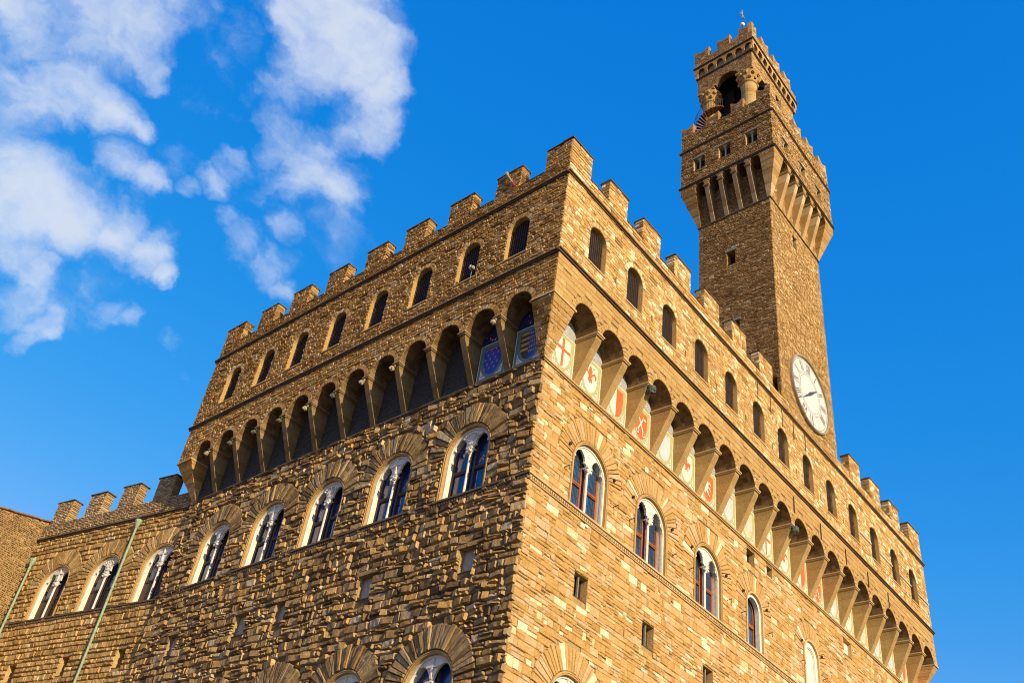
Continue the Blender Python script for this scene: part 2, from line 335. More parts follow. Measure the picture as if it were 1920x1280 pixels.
def op_rect(s0, s1, z0, z1): return lambda za, zb: (s0, s1) if (zb > z0+.02 and za < z1-.02) else None
def op_arch(sc, hw, z0, zs, rise=None):
    rise = hw if rise is None else rise
    def f(za, zb):
        zm = .65*za+.35*zb
        if zb < z0+.02 or zm > zs+rise: return None
        if zm <= zs: return (sc-hw, sc+hw)
        w = hw*math.sqrt(max(0, 1-((zm-zs)/rise)**2)); return (sc-w, sc+w) if w > .05 else None
    return f

def stones(mb, s0, s1, z0, z1, ch, ln, ops, m, relief=(.01, .03), rough=.0, seed=1, o0=0., xf=None, pale=.1, grid=None, joint=.014, edge=None, tilt=0., tone=(.1, .8), jit=.0, sink=.045, split=0.):
    """courses of individual stones on a wall; each stone has its own size, projection and tone"""
    rg = random.Random(seed); z = z0
    while z < z1-.03:
        h = rg.uniform(*ch)
        if z+h > z1-ch[0]*.5: h = z1-z
        za, zb = z, z+h; z += h
        iv = [(s0+(rg.uniform(-edge, 0) if edge else 0), s1)]
        for op in ops:
            b = op(za, zb)
            if b:
                nv = []
                for a, c in iv:
                    if b[1] <= a or b[0] >= c: nv.append((a, c)); continue
                    if b[0] > a+.04: nv.append((a, b[0]))
                    if b[1] < c-.04: nv.append((b[1], c))
                iv = nv
        for a, c in iv:
            p = a
            while p < c-.01:
                L = rg.uniform(*ln)*(1.0 if rg.random() < .8 else .55)
                q = p+L
                if c-q < ln[0]*.55: q = c
                cells = [(p, q, za, zb)]
                if split and h > .2 and rg.random() < split:            # two thin stones in one course
                    zm = za+h*rg.uniform(.38, .62); cells = [(p, q, za, zm), (p, q, zm, zb)]
                    if rg.random() < .5: pm = p+(q-p)*rg.uniform(.35, .65); cells = [(p, pm, za, zm), (pm, q, za, zm), (p, q, zm, zb)]
                for a_, c_2, z_a, z_b in cells: one_stone(mb, a_+joint*.5, c_2-joint*.5, z_a+joint*.5, z_b-joint*.5, m, rg, relief, rough, o0, xf, pale, grid, tilt, tone, jit, sink)
                p = q
def one_stone(mb, a, c, za, zb, m, rg, relief, rough, o0, xf, pale, grid, tilt, tone, jit=0., sink=.045):
    if rg.random() < .05: zb -= min(.045, .25*(zb-za))
    if rg.random() < .04: c -= min(.04, .2*(c-a))
    L, H = c-a, zb-za
    jj = [(rg.uniform(-jit, jit), rg.uniform(-jit, jit)) for _ in range(4)] if jit else None
    if L < .02 or H < .02: return
    r = rg.uniform(*relief); b = min(.018+r*.35, L*.25, H*.25)
    nx, nz = grid or (1, 1)
    if rough: nx = max(1, min(5, int(L/.17)))
    ss = [a]+[a+b+(L-2*b)*i/nx for i in range(nx+1)]+[c]
    zz = [za]+[za+b+(H-2*b)*i/nz for i in range(nz+1)]+[zb]
    tx, tz = rg.uniform(-tilt, tilt), rg.uniform(-tilt, tilt)*.4
    vs = []; NX, NZ = len(ss), len(zz)
    for j, zc in enumerate(zz):
        for i, sc in enumerate(ss):
            if i in (0, NX-1) or j in (0, NZ-1): vs.append((sc, o0-sink, zc))
            else:
                d = r+tx*((sc-a)/L-.5)+tz*((zc-za)/H-.5)+(rg.uniform(-rough, rough) if rough else 0)
                q = (rg.uniform(-.3, .3)*b if rough else 0)
                vs.append((sc+q, o0+max(.004, d), zc+q))
    if jj:
        def wj(s_, o_, z_):
            p, q = (s_-a)/L, (z_-za)/H
            w4 = ((1-p)*(1-q), p*(1-q), p*q, (1-p)*q)
            return (s_+sum(w*j[0] for w, j in zip(w4, jj)), o_, z_+sum(w*j[1] for w, j in zip(w4, jj)))
        vs = [wj(*v) for v in vs]
    if xf: vs = [xf(*v) for v in vs]
    t = rg.uniform(.82, 1.12) if rg.random() < pale else rg.uniform(*tone)
    mb.add(vs, [(j*NX+i, j*NX+i+1, (j+1)*NX+i+1, (j+1)*NX+i) for j in range(NZ-1) for i in range(NX-1)], m, t)
def ring(mb, sc, zs, r0, r1, n, m, relief, rough, seed, o0=0., a0=0., a1=math.pi, pale=.06, jag=.0, tone=(.1, .8), rz=1.0):
    rg = random.Random(seed); cuts = [a0+(a1-a0)*(i+(rg.uniform(-.25, .25) if 0 < i < n else 0))/n for i in range(n+1)]
    for i in range(n):
        t0, t1 = cuts[i]+.006/r0, cuts[i+1]-.006/r0
        R1 = r1+rg.uniform(-jag, jag); rel = rg.uniform(*relief); dt = min(.02, .25*(t1-t0)*r0)
        nr = 4; rr = [r0]+[r0+.03+(R1-r0-.06)*k/nr for k in range(nr+1)]+[R1]
        vs = []
        for j, q in enumerate(rr):
            for k, t in enumerate((t0, t0+dt/q, t1-dt/q, t1)):
                e = j in (0, len(rr)-1) or k in (0, 3)
                vs.append((sc+q*math.cos(t), o0-.012 if e else o0+max(.005, rel+(rg.uniform(-rough, rough))), zs+rz*q*math.sin(t)))
        tn = rg.uniform(.92, 1.05) if rg.random() < pale else rg.uniform(*tone)
        mb.add(vs, [(j*4+k, j*4+k+1, (j+1)*4+k+1, (j+1)*4+k) for j in range(len(rr)-1) for k in range(3)], m, tn)
def backing(mb, poly, holes, o, depth, m_wall, m_rev=None, back=None):
    vs, ts = tri(poly, holes); mb.add([(a, o-.04, b) for a, b in vs], ts, m_wall)
    for h in holes:
        if depth: mb.prism(h, 'o', o-depth, o, m_rev or m_wall, .55, caps=False)
        if back: mb.flat(h, o-depth, back)
def slab(mb, s0, s1, o0, o1, z, h, m, mould=True):
    # string course: stepped profile, the top one proud
    if mould:
        mb.box(s0, s1, o0, o0+(o1-o0)*.55, z-h, z-h*.45, m, .3); mb.box(s0, s1, o0, o1, z-h*.45+.002, z, m, .6)
    else: mb.box(s0, s1, o0, o1, z-h, z, m)

# ================================================================== GROUND
g = MB(); g.box(-600, 600, -600, 600, GROUND-.5, GROUND, M_GRND)
go = part('ground', g, WORLD); go['kind'] = 'structure'

# ================================================================== PALACE
palace = thing('stone_palace', (0, 0, GROUND), 'large battlemented stone palace with arched white windows and a gallery over painted shields', 'palace')
ZL, ZS, ZC1, ZC2, ZCR, ZM = 28.70, 22.93, 33.52, 38.76, 39.72, 41.28
WID, LEN = 42.0, 26.0
# ---- window positions
RW = [3.97, 8.87, 14.03]; RW_SINGLE = 18.75; RW_BLIND = 25.35
LW = [3.76, 8.46, 13.1, 17.55, 22.15]
LOW_R = [3.85, 8.87, 14.0]; LOW_L = [3.72, 8.6, 13.3, 17.8, 22.2]
ZSP, HW = 25.1, 1.37; ZLS = 14.88
R_SQ = [(18.1, 19.0, 27.53, 28.38), (20.38, 21.02, 27.86, 28.38), (30.12, 31.22, 27.22, 28.17)]
R_SM = [(3.48, 4.40, 19.27, 20.28), (8.46, 9.37, 19.22, 20.28), (13.55, 14.45, 19.22, 20.25), (18.6, 19.5, 19.22, 20.25)]
L_SM = [(2.31, 3.12, 19.25, 20.26), (8.2, 9.04, 19.3, 20.36), (13.93, 14.67, 19.28, 20.28), (16.85, 17.76, 19.22, 20.27), (22.55, 23.36, 19.16, 20.2)]
ZB = 12.6                                              # below this no stone is in sight: larger, plainer masonry
# ---- lower walls
def lower_wall(F, S, wins, lows, smalls, mat, relief, rough, ch, ln, seed, single=None, blind=None, pale=.1, tilt=0., vr=(.02, .05), vrough=.01, edge=None, tone=(.1, .8), grid=(1, 1), joint=.014, vtone=(.1, .8), mort=None, jit=0., sink=.045, split=0.):
    mb = MB(); holes = []; ops = [] ; extra = []
    allw = [(c, HW, ZS, ZSP) for c in wins]+[(c, HW, ZLS-2.2, ZLS) for c in lows]
    if single: allw.append((single, .92, ZS, ZSP+.02))
    if blind: allw.append((blind, .98, ZS, ZSP))
    for c, hw, z0, zs in allw:
        holes.append(arch_poly(c, hw, z0, zs)); ops.append(op_arch(c, hw, z0, zs))
        r1 = 2.4 if hw > 1 else hw+1.0
        f = op_arch(c, r1, zs, zs); ops.append(lambda za, zb, f=f, zs=zs: f(za, zb) if za > zs-.15 else None)
        ring(mb, c, zs, hw+.01, r1-.02, 27 if hw > 1 else 21, mat, vr, vrough, int(c*100+zs*7), jag=.05, pale=pale*.5, tone=vtone)
    sm = [[(a, z0), (b, z0), (b, z1), (a, z1)] for a, b, z0, z1 in smalls]
    for a, b, z0, z1 in smalls: ops.append(op_rect(a, b, z0, z1))
    outline = [(0, GROUND-.3), (S, GROUND-.3), (S, ZC1-.2), (0, ZC1-.2)]
    vs, ts = tri(outline, holes+sm); mb.add([(a, -.04, b) for a, b in vs], ts, mort or M_MORT)
    for h in holes: mb.prism(h, 'o', -.12, 0, mat, .6, caps=False)
    for h in sm: mb.prism(h, 'o', -.45, 0, mat, .6, caps=False)
    stones(mb, 0, S, ZB, ZL-.04, ch, ln, ops, mat, relief, rough, seed, pale=pale, tilt=tilt, edge=edge, tone=tone, grid=grid, joint=joint, jit=jit, sink=sink, split=split)
    stones(mb, 0, S, GROUND, ZB, (.6, .7), (1.0, 1.9), [op_arch(c, HW, ZLS-2.2, ZLS) for c in lows], mat, relief, 0, seed+1, pale=.03)
    return part('wall', mb, F, palace, (S/2, 0, ZB))
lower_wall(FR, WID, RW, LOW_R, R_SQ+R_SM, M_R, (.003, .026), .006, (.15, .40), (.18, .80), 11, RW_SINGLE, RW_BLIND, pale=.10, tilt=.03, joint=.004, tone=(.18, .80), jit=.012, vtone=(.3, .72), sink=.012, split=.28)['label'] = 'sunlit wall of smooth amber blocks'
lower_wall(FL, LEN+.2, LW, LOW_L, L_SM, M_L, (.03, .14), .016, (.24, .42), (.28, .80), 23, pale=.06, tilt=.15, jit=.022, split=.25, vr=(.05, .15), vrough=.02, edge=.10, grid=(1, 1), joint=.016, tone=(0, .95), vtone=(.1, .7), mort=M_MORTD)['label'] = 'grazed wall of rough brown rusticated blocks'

# ---- arched two-light windows
def light_poly(sg, mirrored=1, cusps=True, apex=25.97):
    # one light with a cusped head; x from .075 to 1.13 off the window centre
    x0, x1 = .075, 1.13; c = .6; k = apex-25.97
    right = [(x1, 23.0), (x1, 25.18), (x1-.03, 25.34), (x1-.10, 25.46), (x1-.20, 25.47), (x1-.17, 25.60), (x1-.22, 25.76), (x1-.36, 25.90), (c, 25.99+k)]
    left = [(c-.16, 25.89), (c-.29, 25.74), (c-.34, 25.58), (c-.30, 25.47), (x0+.10, 25.45), (x0+.03, 25.34), (x0, 25.18), (x0, 23.0)]
    if not cusps:
        right = [(x1, 23.0)]+[(c+.53*math.cos(t), 25.18+.80*math.sin(t)) for t in [i*math.pi/16 for i in range(9)]]
        left = [(c+.53*math.cos(t), 25.18+.80*math.sin(t)) for t in [i*math.pi/16 for i in range(9, 17)]]+[(x0, 23.0)]
    p = right+left
    return [(sg*a, b) for a, b in (p if sg > 0 else p[::-1])]
def arch_strip(mb, hw0, hw1, z0, zs, o0, o1, m, tone=.5, n=18):
    # band following the arched outline, from half-width hw0 to hw1
    A = [(-hw0, z0)]+[(-hw0*math.cos(math.pi*i/n), zs+hw0*math.sin(math.pi*i/n)) for i in range(n+1)]+[(hw0, z0)]
    B = [(-hw1, z0)]+[(-hw1*math.cos(math.pi*i/n), zs+hw1*math.sin(math.pi*i/n)) for i in range(n+1)]+[(hw1, z0)]
    k = len(A)
    vs = [(a, o1, b) for a, b in A]+[(a, o1, b) for a, b in B]+[(a, o0, b) for a, b in A]+[(a, o0, b) for a, b in B]
    fs = []
    for i in range(k-1):
        fs += [(i, i+1, k+i+1, k+i), (2*k+i, 2*k+i+1, i+1, i), (3*k+i, 3*k+i+1, k+i+1, k+i)]
    mb.add(vs, fs, m, tone)
def shift(mb, ds, dz=0): mb.v = [(a+ds, b, c+dz) for a, b, c in mb.v]; return mb
def big_window(F, parent, c, kind='cross', style='red', z_off=0., cusps=True, shutters=False, depth=.26):
    def P(name, mb, par): return part(name, shift(mb, c, z_off), F, par, (c, 0, ZS+z_off))
    fr = MB(); hw = HW
    arch_strip(fr, 1.24, 1.37, ZS, ZSP, -.14, .035, M_F, .5); arch_strip(fr, 1.31, 1.35, ZS, ZSP, .035, .06, M_F, .8)
    w = P('arched_window', fr, parent)
    mf = MB()
    arch_strip(mf, 1.14, 1.24, ZS+.03, ZSP, -depth-.42, -.10, M_MARB)             # deep white jamb
    body = [(-1.2, ZS+.03), (1.2, ZS+.03)]+[(1.2*math.cos(math.pi*i/20), ZSP+1.2*math.sin(math.pi*i/20)) for i in range(21)]
    lights = [light_poly(-1, cusps=cusps), light_poly(1, cusps=cusps)]
    head = [p for p in body if p[1] > 24]
    # the plate: head with the two lights cut from it, narrow sides, central colonnette separate
    outer = [(-1.2, ZS+.03)]+[(-1.2*math.cos(math.pi*i/20), ZSP+1.2*math.sin(math.pi*i/20)) for i in range(21)]+[(1.2, ZS+.03)]
    l, r_ = light_poly(-1, cusps=cusps), light_poly(1, cusps=cusps)
    inner = [(1.13, ZS+.03)]+[p for p in r_ if p[1] > 23.2][0:]+[p for p in l if p[1] > 23.2]+[(-1.13, ZS+.03)]
    # order: right light from outer jamb over to the column, then left light from the column over to the outer jamb
    rr = [p for p in r_ if p[1] > 23.2]
    if rr[0][0] < .6: rr = rr[::-1]
    ll = [(-a, b) for a, b in rr][::-1]
    inner = [(1.13, ZS+.03)]+rr+ll+[(-1.13, ZS+.03)]
    mf.plate(outer+inner, [], -depth-.10, -depth, M_MARB)
    P('stone_frame', mf, w)
    co = MB(); co.lathe([(.10, ZS+.03), (.10, ZS+.12), (.065, ZS+.16), (.062, 25.0), (.075, 25.04)], 0, -depth-.05, M_MARB, 12)
    co.lathe([(.075, 25.02), (.10, 25.1), (.15, 25.2), (.17, 25.27)], 0, -depth-.03, M_MARB, 10); co.box(-.17, .17, -depth-.18, -depth+.12, 25.27, 25.33, M_MARB)
    for q in (-.12, .12): co.blob((q, -depth+.06, 25.15), .07, M_MARB)
    P('column', co, w)
    tr_ = MB(); D = -depth
    if kind == 'cross':
        tr_.box(-.045, .045, D-.01, D+.07, 25.45, 26.22, M_MARB); tr_.box(-.30, -.046, D-.01, D+.068, 25.86, 25.95, M_MARB); tr_.box(.046, .30, D-.01, D+.068, 25.86, 25.95, M_MARB)
    elif kind == 'foliage':
        for a in range(-3, 4):
            an = a*.42; pts = [(math.sin(an)*q*.38, D+.03, 25.42+.26+q*.42*math.cos(an*.8)) for q in (-.35, .2, .6, 1.0)]
            tr_.tube(pts, .03, M_MARB, 5, r1=.015); tr_.blob((pts[-1][0]*1.1, D+.03, pts[-1][2]), .05, M_MARB)
            pts2 = [(pts[1][0]+.12*math.cos(t)*(1 if a > 0 else -1), D+.035, pts[2][2]-.1+.12*math.sin(t)) for t in (0, 1, 2, 3, 4)]
            tr_.tube(pts2, .018, M_MARB, 4)
    elif kind == 'toothed':
        for sg in (-1, 1):
            pl = [p for p in light_poly(sg, cusps=cusps) if p[1] > 25.1]
            zig = []
            for i in range(len(pl)-1):
                (x0, z0), (x1, z1) = pl[i], pl[i+1]; q = math.hypot(x1-x0, z1-z0); nx, nz = -(z1-z0)/q, (x1-x0)/q; n_ = max(1, int(q/.05))
                for j in range(n_):
                    t = j/n_; e = .035 if j % 2 else -.01
                    zig.append((x0+(x1-x0)*t+nx*e, D+.02, z0+(z1-z0)*t+nz*e))
            tz_ = MB() if sg < 0 else tr_
            tz_.tube(zig, .022, M_MARB, 4)
            if sg < 0: P('tracery', tz_, w)
    else:
        for q, zz in ((-.2, 26.1), (.05, 25.9)): tr_.box(q-.12, q+.12, D-.005, D+.006, zz, zz+.015, M_BLACK)
        tr_.box(-.2, .2, D-.005, D+.02, 25.42, 25.46, M_MARB)
    P('tracery', tr_, w)
    # joinery and glass behind the lights
    wm = M_WOOD if style == 'red' else M_WOODD
    jf = MB(); E = -depth-.34
    for sg in (-1, 1):
        for a0, a1 in ((.07, .18), (1.02, 1.13)): jf.box(min(sg*a0, sg*a1), max(sg*a0, sg*a1), E, E+.09, ZS+.03, 26.1, wm)
        a0, a1 = sorted((sg*.181, sg*1.019))
        jf.box(a0, a1, E, E+.11, 24.34, 24.50, wm); jf.box(a0, a1, E, E+.08, ZS+.03, ZS+.14, wm); jf.box(a0, a1, E+.112, E+.135, 24.40, 24.44, wm)
        if style != 'red':
            for zz0, zz1 in ((ZS+.16, 24.32), (24.52, 25.7)): jf.box(a0+.02, a0+.09, E+.005, E+.06, zz0, zz1, M_BEAD); 
        if shutters: jf.box(a0+.01, a1-.01, E+.02, E+.06, ZS+.15, 24.33, M_WOODD)
    P('wooden_frame', jf, w)
    gl = MB(); gl.flat([(-1.13, ZS+.03), (1.13, ZS+.03), (1.13, 25.4), (.8, 26.1), (-.8, 26.1), (-1.13, 25.4)], E+.03, M_GLASS if style == 'red' else M_GLASSD)
    gl.box(-1.2, 1.2, E-.32, E-.30, ZS, 26.3, M_DARK)
    P('pane', gl, w)
    if style == 'red':
        ct = MB()
        for sg in (-1, 1):
            for q in range(5):
                x = sg*.6+(.30-.10*q if sg > 0 else .30-.1*q); 
                if q < 4: ct.box(x-.012, x+.012, E+.032, E+.05, ZS+.14, 25.9, M_IRON)
            for zz in (23.4, 23.85, 24.8, 25.2, 25.6): ct.box(min(sg*.19, sg*1.01), max(sg*.19, sg*1.01), E+.032, E+.046, zz-.009, zz+.009, M_IRON)
        P('glazing_bars', ct, w)
    return w
for c, k in zip(RW, ('plain', 'toothed', 'toothed')): big_window(FR, palace, c, k, 'red', depth=.14)
for c, k in zip(LW, ('foliage', 'cross', 'foliage', 'cross', 'foliage')): big_window(FL, palace, c, k, 'dark', depth=.15)
for c in LOW_R: big_window(FR, palace, c, 'cross', 'red', ZLS-ZSP, cusps=False, depth=.16)
for c in LOW_L: big_window(FL, palace, c, 'cross', 'dark', ZLS-ZSP, cusps=False, depth=.15)
# single-light window
fr = MB(); arch_strip(fr, .82, .92, ZS, ZSP+.02, -.14, .07, M_C, .75); shift(fr, RW_SINGLE); w = part('arched_window', fr, FR, palace, (RW_SINGLE, 0, ZS))
mf = MB(); arch_strip(mf, .64, .82, ZS+.03, ZSP+.02, -.30, -.06, M_MARB); shift(mf, RW_SINGLE); part('stone_frame', mf, FR, w, (RW_SINGLE, 0, ZS))
jf = MB(); arch_strip(jf, .56, .66, ZS+.03, ZSP+.02, -.48, -.38, M_WOOD); jf.box(-.05, .05, -.47, -.36, ZS+.03, 25.6, M_WOOD)
jf.box(-.60, -.051, -.47, -.35, 24.3, 24.46, M_WOOD); jf.box(.051, .60, -.47, -.35, 24.3, 24.46, M_WOOD); shift(jf, RW_SINGLE); part('wooden_frame', jf, FR, w, (RW_SINGLE, 0, ZS))
gl = MB(); gl.flat(arch_poly(RW_SINGLE, .62, ZS+.03, ZSP+.02), -.45, M_GLASS); part('pane', gl, FR, w, (RW_SINGLE, 0, ZS))
# blind window walled up in white
fr = MB(); arch_strip(fr, .86, .98, ZS, ZSP, -.14, .07, M_C, .75); shift(fr, RW_BLIND); w = part('blind_window', fr, FR, palace, (RW_BLIND, 0, ZS), 'walled-up arched window filled in white')
mf = MB(); arch_strip(mf, .55, .87, ZS, ZSP, -.12, -.05, M_MARB); arch_strip(mf, .50, .56, ZS, ZSP, -.2, -.09, M_MARB); mf.flat(arch_poly(0, .52, ZS, ZSP), -.14, M_MARB); shift(mf, RW_BLIND); part('infill', mf, FR, w, (RW_BLIND, 0, ZS))
# ---- small square windows
def small_window(F, par, a, b, z0, z1, kind):
    mb = MB(); d = -.34
    if kind == 'bricked':
        mb.box(a, b, -.47, -.24, z0, z1, M_FILL); lin = MB(); lin.box(a-.18, b+.18, -.02, .09, z1+.01, z1+.2, M_L, .5)
        w = part('walled_niche', mb, F, par, ((a+b)/2, 0, z0)); part('lintel', lin, F, w, ((a+b)/2, 0, z0)); return
    if kind == 'white':
        mb.box(a, b, -.40, -.22, z0, z1, M_MARB); part('walled_niche', mb, F, par, ((a+b)/2, 0, z0)); return
    mb.box(a, b, -.47, d, z0, z1, M_DARK); w = part('small_window', mb, F, par, ((a+b)/2, 0, z0))
    gr = MB(); m = (a+b)/2
    if kind == 'barred':
        gr.box(m-.035, m+.035, -.19, -.12, z0, z1, M_PLAS); gr.box(a, b, -.20, -.196, z0, z0+.02, M_IRON)
        gr.box(a, a+.06, -.33, -.27, z0, z1, M_WOODD); gr.box(a+.061, m-.04, -.32, -.29, z0, z1, M_PLAS)
        gr.box(m+.04, m+.2, -.32, -.29, z0, z1, M_SHUT)
        part('window_frame', gr, F, w, (m, 0, z0))
    elif kind == 'shutter':
        gr.box(a+.02, m+.1, -.33, -.28, z0, z1-.25, M_SHUT); part('shutter', gr, F, w, (m, 0, z0))
for q in R_SM: small_window(FR, palace, *q, 'barred')
small_window(FR, palace, *R_SQ[0], 'shutter'); small_window(FR, palace, *R_SQ[1], 'open'); small_window(FR, palace, *R_SQ[2], 'white')
for q in L_SM: small_window(FL, palace, *q, 'bricked')

# ---- sill string course with dentils, and the ledge under the gallery
for F, S, m in ((FR, WID, M_C), (FL, LEN+.25, M_CORN)):
    mb = MB(); mb.box(-.10, S, -.02, .13, ZS-.09, ZS, m, .75); mb.box(-.06, S, -.02, .07, ZS-.13, ZS-.092, m, .6); mb.box(-.06, S, -.02, .05, ZS-.30, ZS-.245, m, .7)
    n = int(S/.15)
    for i in range(n): mb.box(i*.15, i*.15+.085, -.02, .085, ZS-.242, ZS-.133, m, .7)
    part('sill_course', mb, F, palace, (S/2, 0, ZS))
    mb = MB(); mb.box(-.10, S, -.02, .13, ZL-.07, ZL+.02, M_CORN if m is M_CORN else M_C, .5); mb.box(-.06, S, -.02, .08, ZL-.14, ZL-.072, m, .5)
    part('ledge', mb, F, palace, (S/2, 0, ZL))

# ---- arcaded gallery on corbels
ZSPA, RA = 31.06, .868
R_CR = [1.175+2.133*i for i in range(20)]; L_CR = [.914+2.184*i for i in range(12)]
R_PI = [1.175+2.133*(i+.5) for i in range(19)]; L_PI = [.914+2.184*(i+.5) for i in range(11)]
GS0 = -G*(1+math.sin(K))/math.cos(K)
def corbel_mb(wd, zb, zt, ot, m, ob=.03):
    # stone bracket: straight taper, upright head under the impost
    mb = MB(); H = zt-zb
    q = lambda t: ob+.06+(ot-.11-ob)*t
    prof = [(0, zb), (q(0), zb), (q(.27), zb+H*.25), (q(.53), zb+H*.5), (q(.78), zb+H*.74), (q(.97), zb+H*.92), (ot-.05, zt), (0, zt)]
    for i in range(len(prof)-3):                               # a few courses, each its own tone
        a, b = prof[1+i], prof[2+i]
        if a[1] >= zt: break
        g_ = .004
        mb.prism([(-.02, a[1]), (a[0], a[1]), (b[0], b[1]-g_), (-.02, b[1]-g_)], 's', -wd/2, wd/2, m, random.uniform(.0, 1.0))
    return mb
def impost_mb(wd, z, ot, m):
    mb = MB(); mb.box(-wd/2-.05, wd/2+.05, -.02, ot+.02, z-.14, z-.07, m, .6); mb.box(-wd/2-.09, wd/2+.09, -.02, ot+.07, z-.068, z, m, .8); return mb
HEADS = {'R': {2: M_BRONZ, 9: M_BRONZ}, 'L': {0: M_PAL, 3: M_PAL, 4: M_PAL, 5: M_BRONZ, 6: M_PAL, 7: M_BRONZ, 8: M_BRONZ, 9: M_BRONZ, 10: M_PAL}}
def arcade(F, side, centres, piers, pw, hw, zb, zs, o, rise, m_c, m_front, m_sof, parent, s0, s1, ztop, point=0., fs=dict(), corbel_name='corbel', nseg=12):
    # corbels
    first = None
    for i, c in enumerate(piers):
        if first is None:
            mb = corbel_mb(pw, zb, zs-.14, o, m_c); shift(mb, c); cb = part(corbel_name, mb, F, parent, (c, 0, zb))
            im = impost_mb(pw, zs, o, m_c); shift(im, c); part('impost', im, F, cb, (c, 0, zb)); first = (cb, c); cur = cb
        else: cur = copy_tree(first[0], F.vec((c-first[1], 0, 0)), parent); 
        first_done.append((cur, c, i, side))
    # front wall over the arches
    poly = [(s0, zs)]
    for c in centres:
        if point: a = arch_poly(c, hw, zs, zs, rise, nseg, point)[2:]
        else: a = [(c+hw*math.cos(math.pi*i/nseg), zs+rise*math.sin(math.pi*i/nseg)) for i in range(nseg+1)]
        poly += a[::-1]
    poly += [(s1, zs), (s1, ztop), (s0, ztop)]
    mb = MB(); vs, ts = tri(poly, []); mb.add([(a, o-.05, b) for a, b in vs], ts, M_MORT)
    ops = [op_arch(c, hw, zs-1, zs, rise) for c in centres]
    if not point:
        for c in centres:
            ring(mb, c, zs, hw, hw+.30, 15, m_front, (.012, .02), .003, int(c*37), o0=o-.012, tone=(.3, .8))
        ops = [op_arch(c, hw+.30, zs-1, zs, rise+.30) for c in centres]
    stones(mb, s0, s1, zs, ztop, fs.get('ch', (.26, .42)), fs.get('ln', (.4, 1.0)), ops, m_front, fs.get('relief', (.006, .02)), fs.get('rough', 0), int(o*100+zs), o0=o-.012, pale=fs.get('pale', .02), tone=fs.get('tone', (.3, .75)), joint=.006, sink=fs.get('sink', .008))
    part('arcade_wall', mb, F, parent, ((s0+s1)/2, o, zs))
    # vault soffits, coursed brick
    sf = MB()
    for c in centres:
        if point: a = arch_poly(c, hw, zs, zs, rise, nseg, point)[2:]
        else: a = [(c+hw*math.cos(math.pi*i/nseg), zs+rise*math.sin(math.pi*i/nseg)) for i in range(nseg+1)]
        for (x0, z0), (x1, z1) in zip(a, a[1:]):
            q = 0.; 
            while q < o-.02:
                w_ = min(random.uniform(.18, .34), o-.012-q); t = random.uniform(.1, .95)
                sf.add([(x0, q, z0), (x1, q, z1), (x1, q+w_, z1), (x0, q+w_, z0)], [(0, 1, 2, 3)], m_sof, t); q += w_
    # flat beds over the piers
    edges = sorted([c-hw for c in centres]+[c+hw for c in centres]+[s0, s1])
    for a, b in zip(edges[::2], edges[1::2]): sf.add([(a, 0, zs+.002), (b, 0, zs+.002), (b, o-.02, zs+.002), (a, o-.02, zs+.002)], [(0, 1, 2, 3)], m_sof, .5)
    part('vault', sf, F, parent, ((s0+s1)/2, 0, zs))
first_done = []
arcade(FR, 'R', R_CR, R_PI, .42, RA, ZL+.02, ZSPA, G, RA, M_C, M_F, M_SOF, palace, GS0, WID+G, ZC1-.1)
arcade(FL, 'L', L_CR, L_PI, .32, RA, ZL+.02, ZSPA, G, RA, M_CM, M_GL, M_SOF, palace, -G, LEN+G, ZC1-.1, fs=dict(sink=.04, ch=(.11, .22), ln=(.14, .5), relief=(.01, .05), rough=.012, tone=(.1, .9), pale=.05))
for cur, c, i, side in first_done:
    if i in HEADS[side]:
        F = FR if side == 'R' else FL; mb = MB(); m = HEADS[side][i]
        x = c+(-.06 if side == 'R' else .12); big = 1.2 if side == 'R' else .72
        mb.blob((x, G+.10, ZSPA-.36), .17*big, m, (1, 1.1, 1.1), .22); mb.blob((x, G+.22, ZSPA-.42), .09*big, m); mb.blob((x-.1, G+.05, ZSPA-.22), .08*big, m); mb.blob((x+.1, G+.05, ZSPA-.22), .08*big, m)
        part('carved_head', mb, F, cur, (c, G, ZSPA-.4), 'dark green weathered carved head' if m is M_BRONZ else None)
def corner_corbel(F, zb, zt, base, top, m, parent, org):
    # inverted pyramid of masonry carrying a corner: base and top are (a,b) polygons in a plan frame
    mb = MB(); n = 9; rg = random.Random(5)
    for i in range(n):
        t0, t1 = i/n, (i+1)/n-.004
        j0, j1 = [(a[0]+(b[0]-a[0])*t0, a[1]+(b[1]-a[1])*t0) for a, b in zip(base, top)], [(a[0]+(b[0]-a[0])*t1, a[1]+(b[1]-a[1])*t1) for a, b in zip(base, top)]
        e = rg.uniform(-.015, .015)
        k = len(base); vs = [(x+e, y+e, zb+(zt-zb)*t0) for x, y in j0]+[(x+e, y+e, zb+(zt-zb)*t1) for x, y in j1]
        mb.add(vs, [(q, (q+1) % k, k+(q+1) % k, k+q) for q in range(k)]+[tuple(range(k)), tuple(range(k, 2*k))], m, rg.uniform(.2, .9))
    return part('corner_corbel', mb, F, parent, org)
e0 = L_CR[0]-RA
corner_corbel(FP, ZL+.02, ZSPA-.1, [(-.07, -.07), (.30, -.07), (.30, .2), (.2, .20), (.2, .25), (-.07, .25)],
              [(-G, -G), (R_CR[0]-RA, -G), (R_CR[0]-RA, 0), (.05, .02), (0, L_CR[0]-RA), (-G, L_CR[0]-RA)], M_G, palace, (0, 0, ZL))
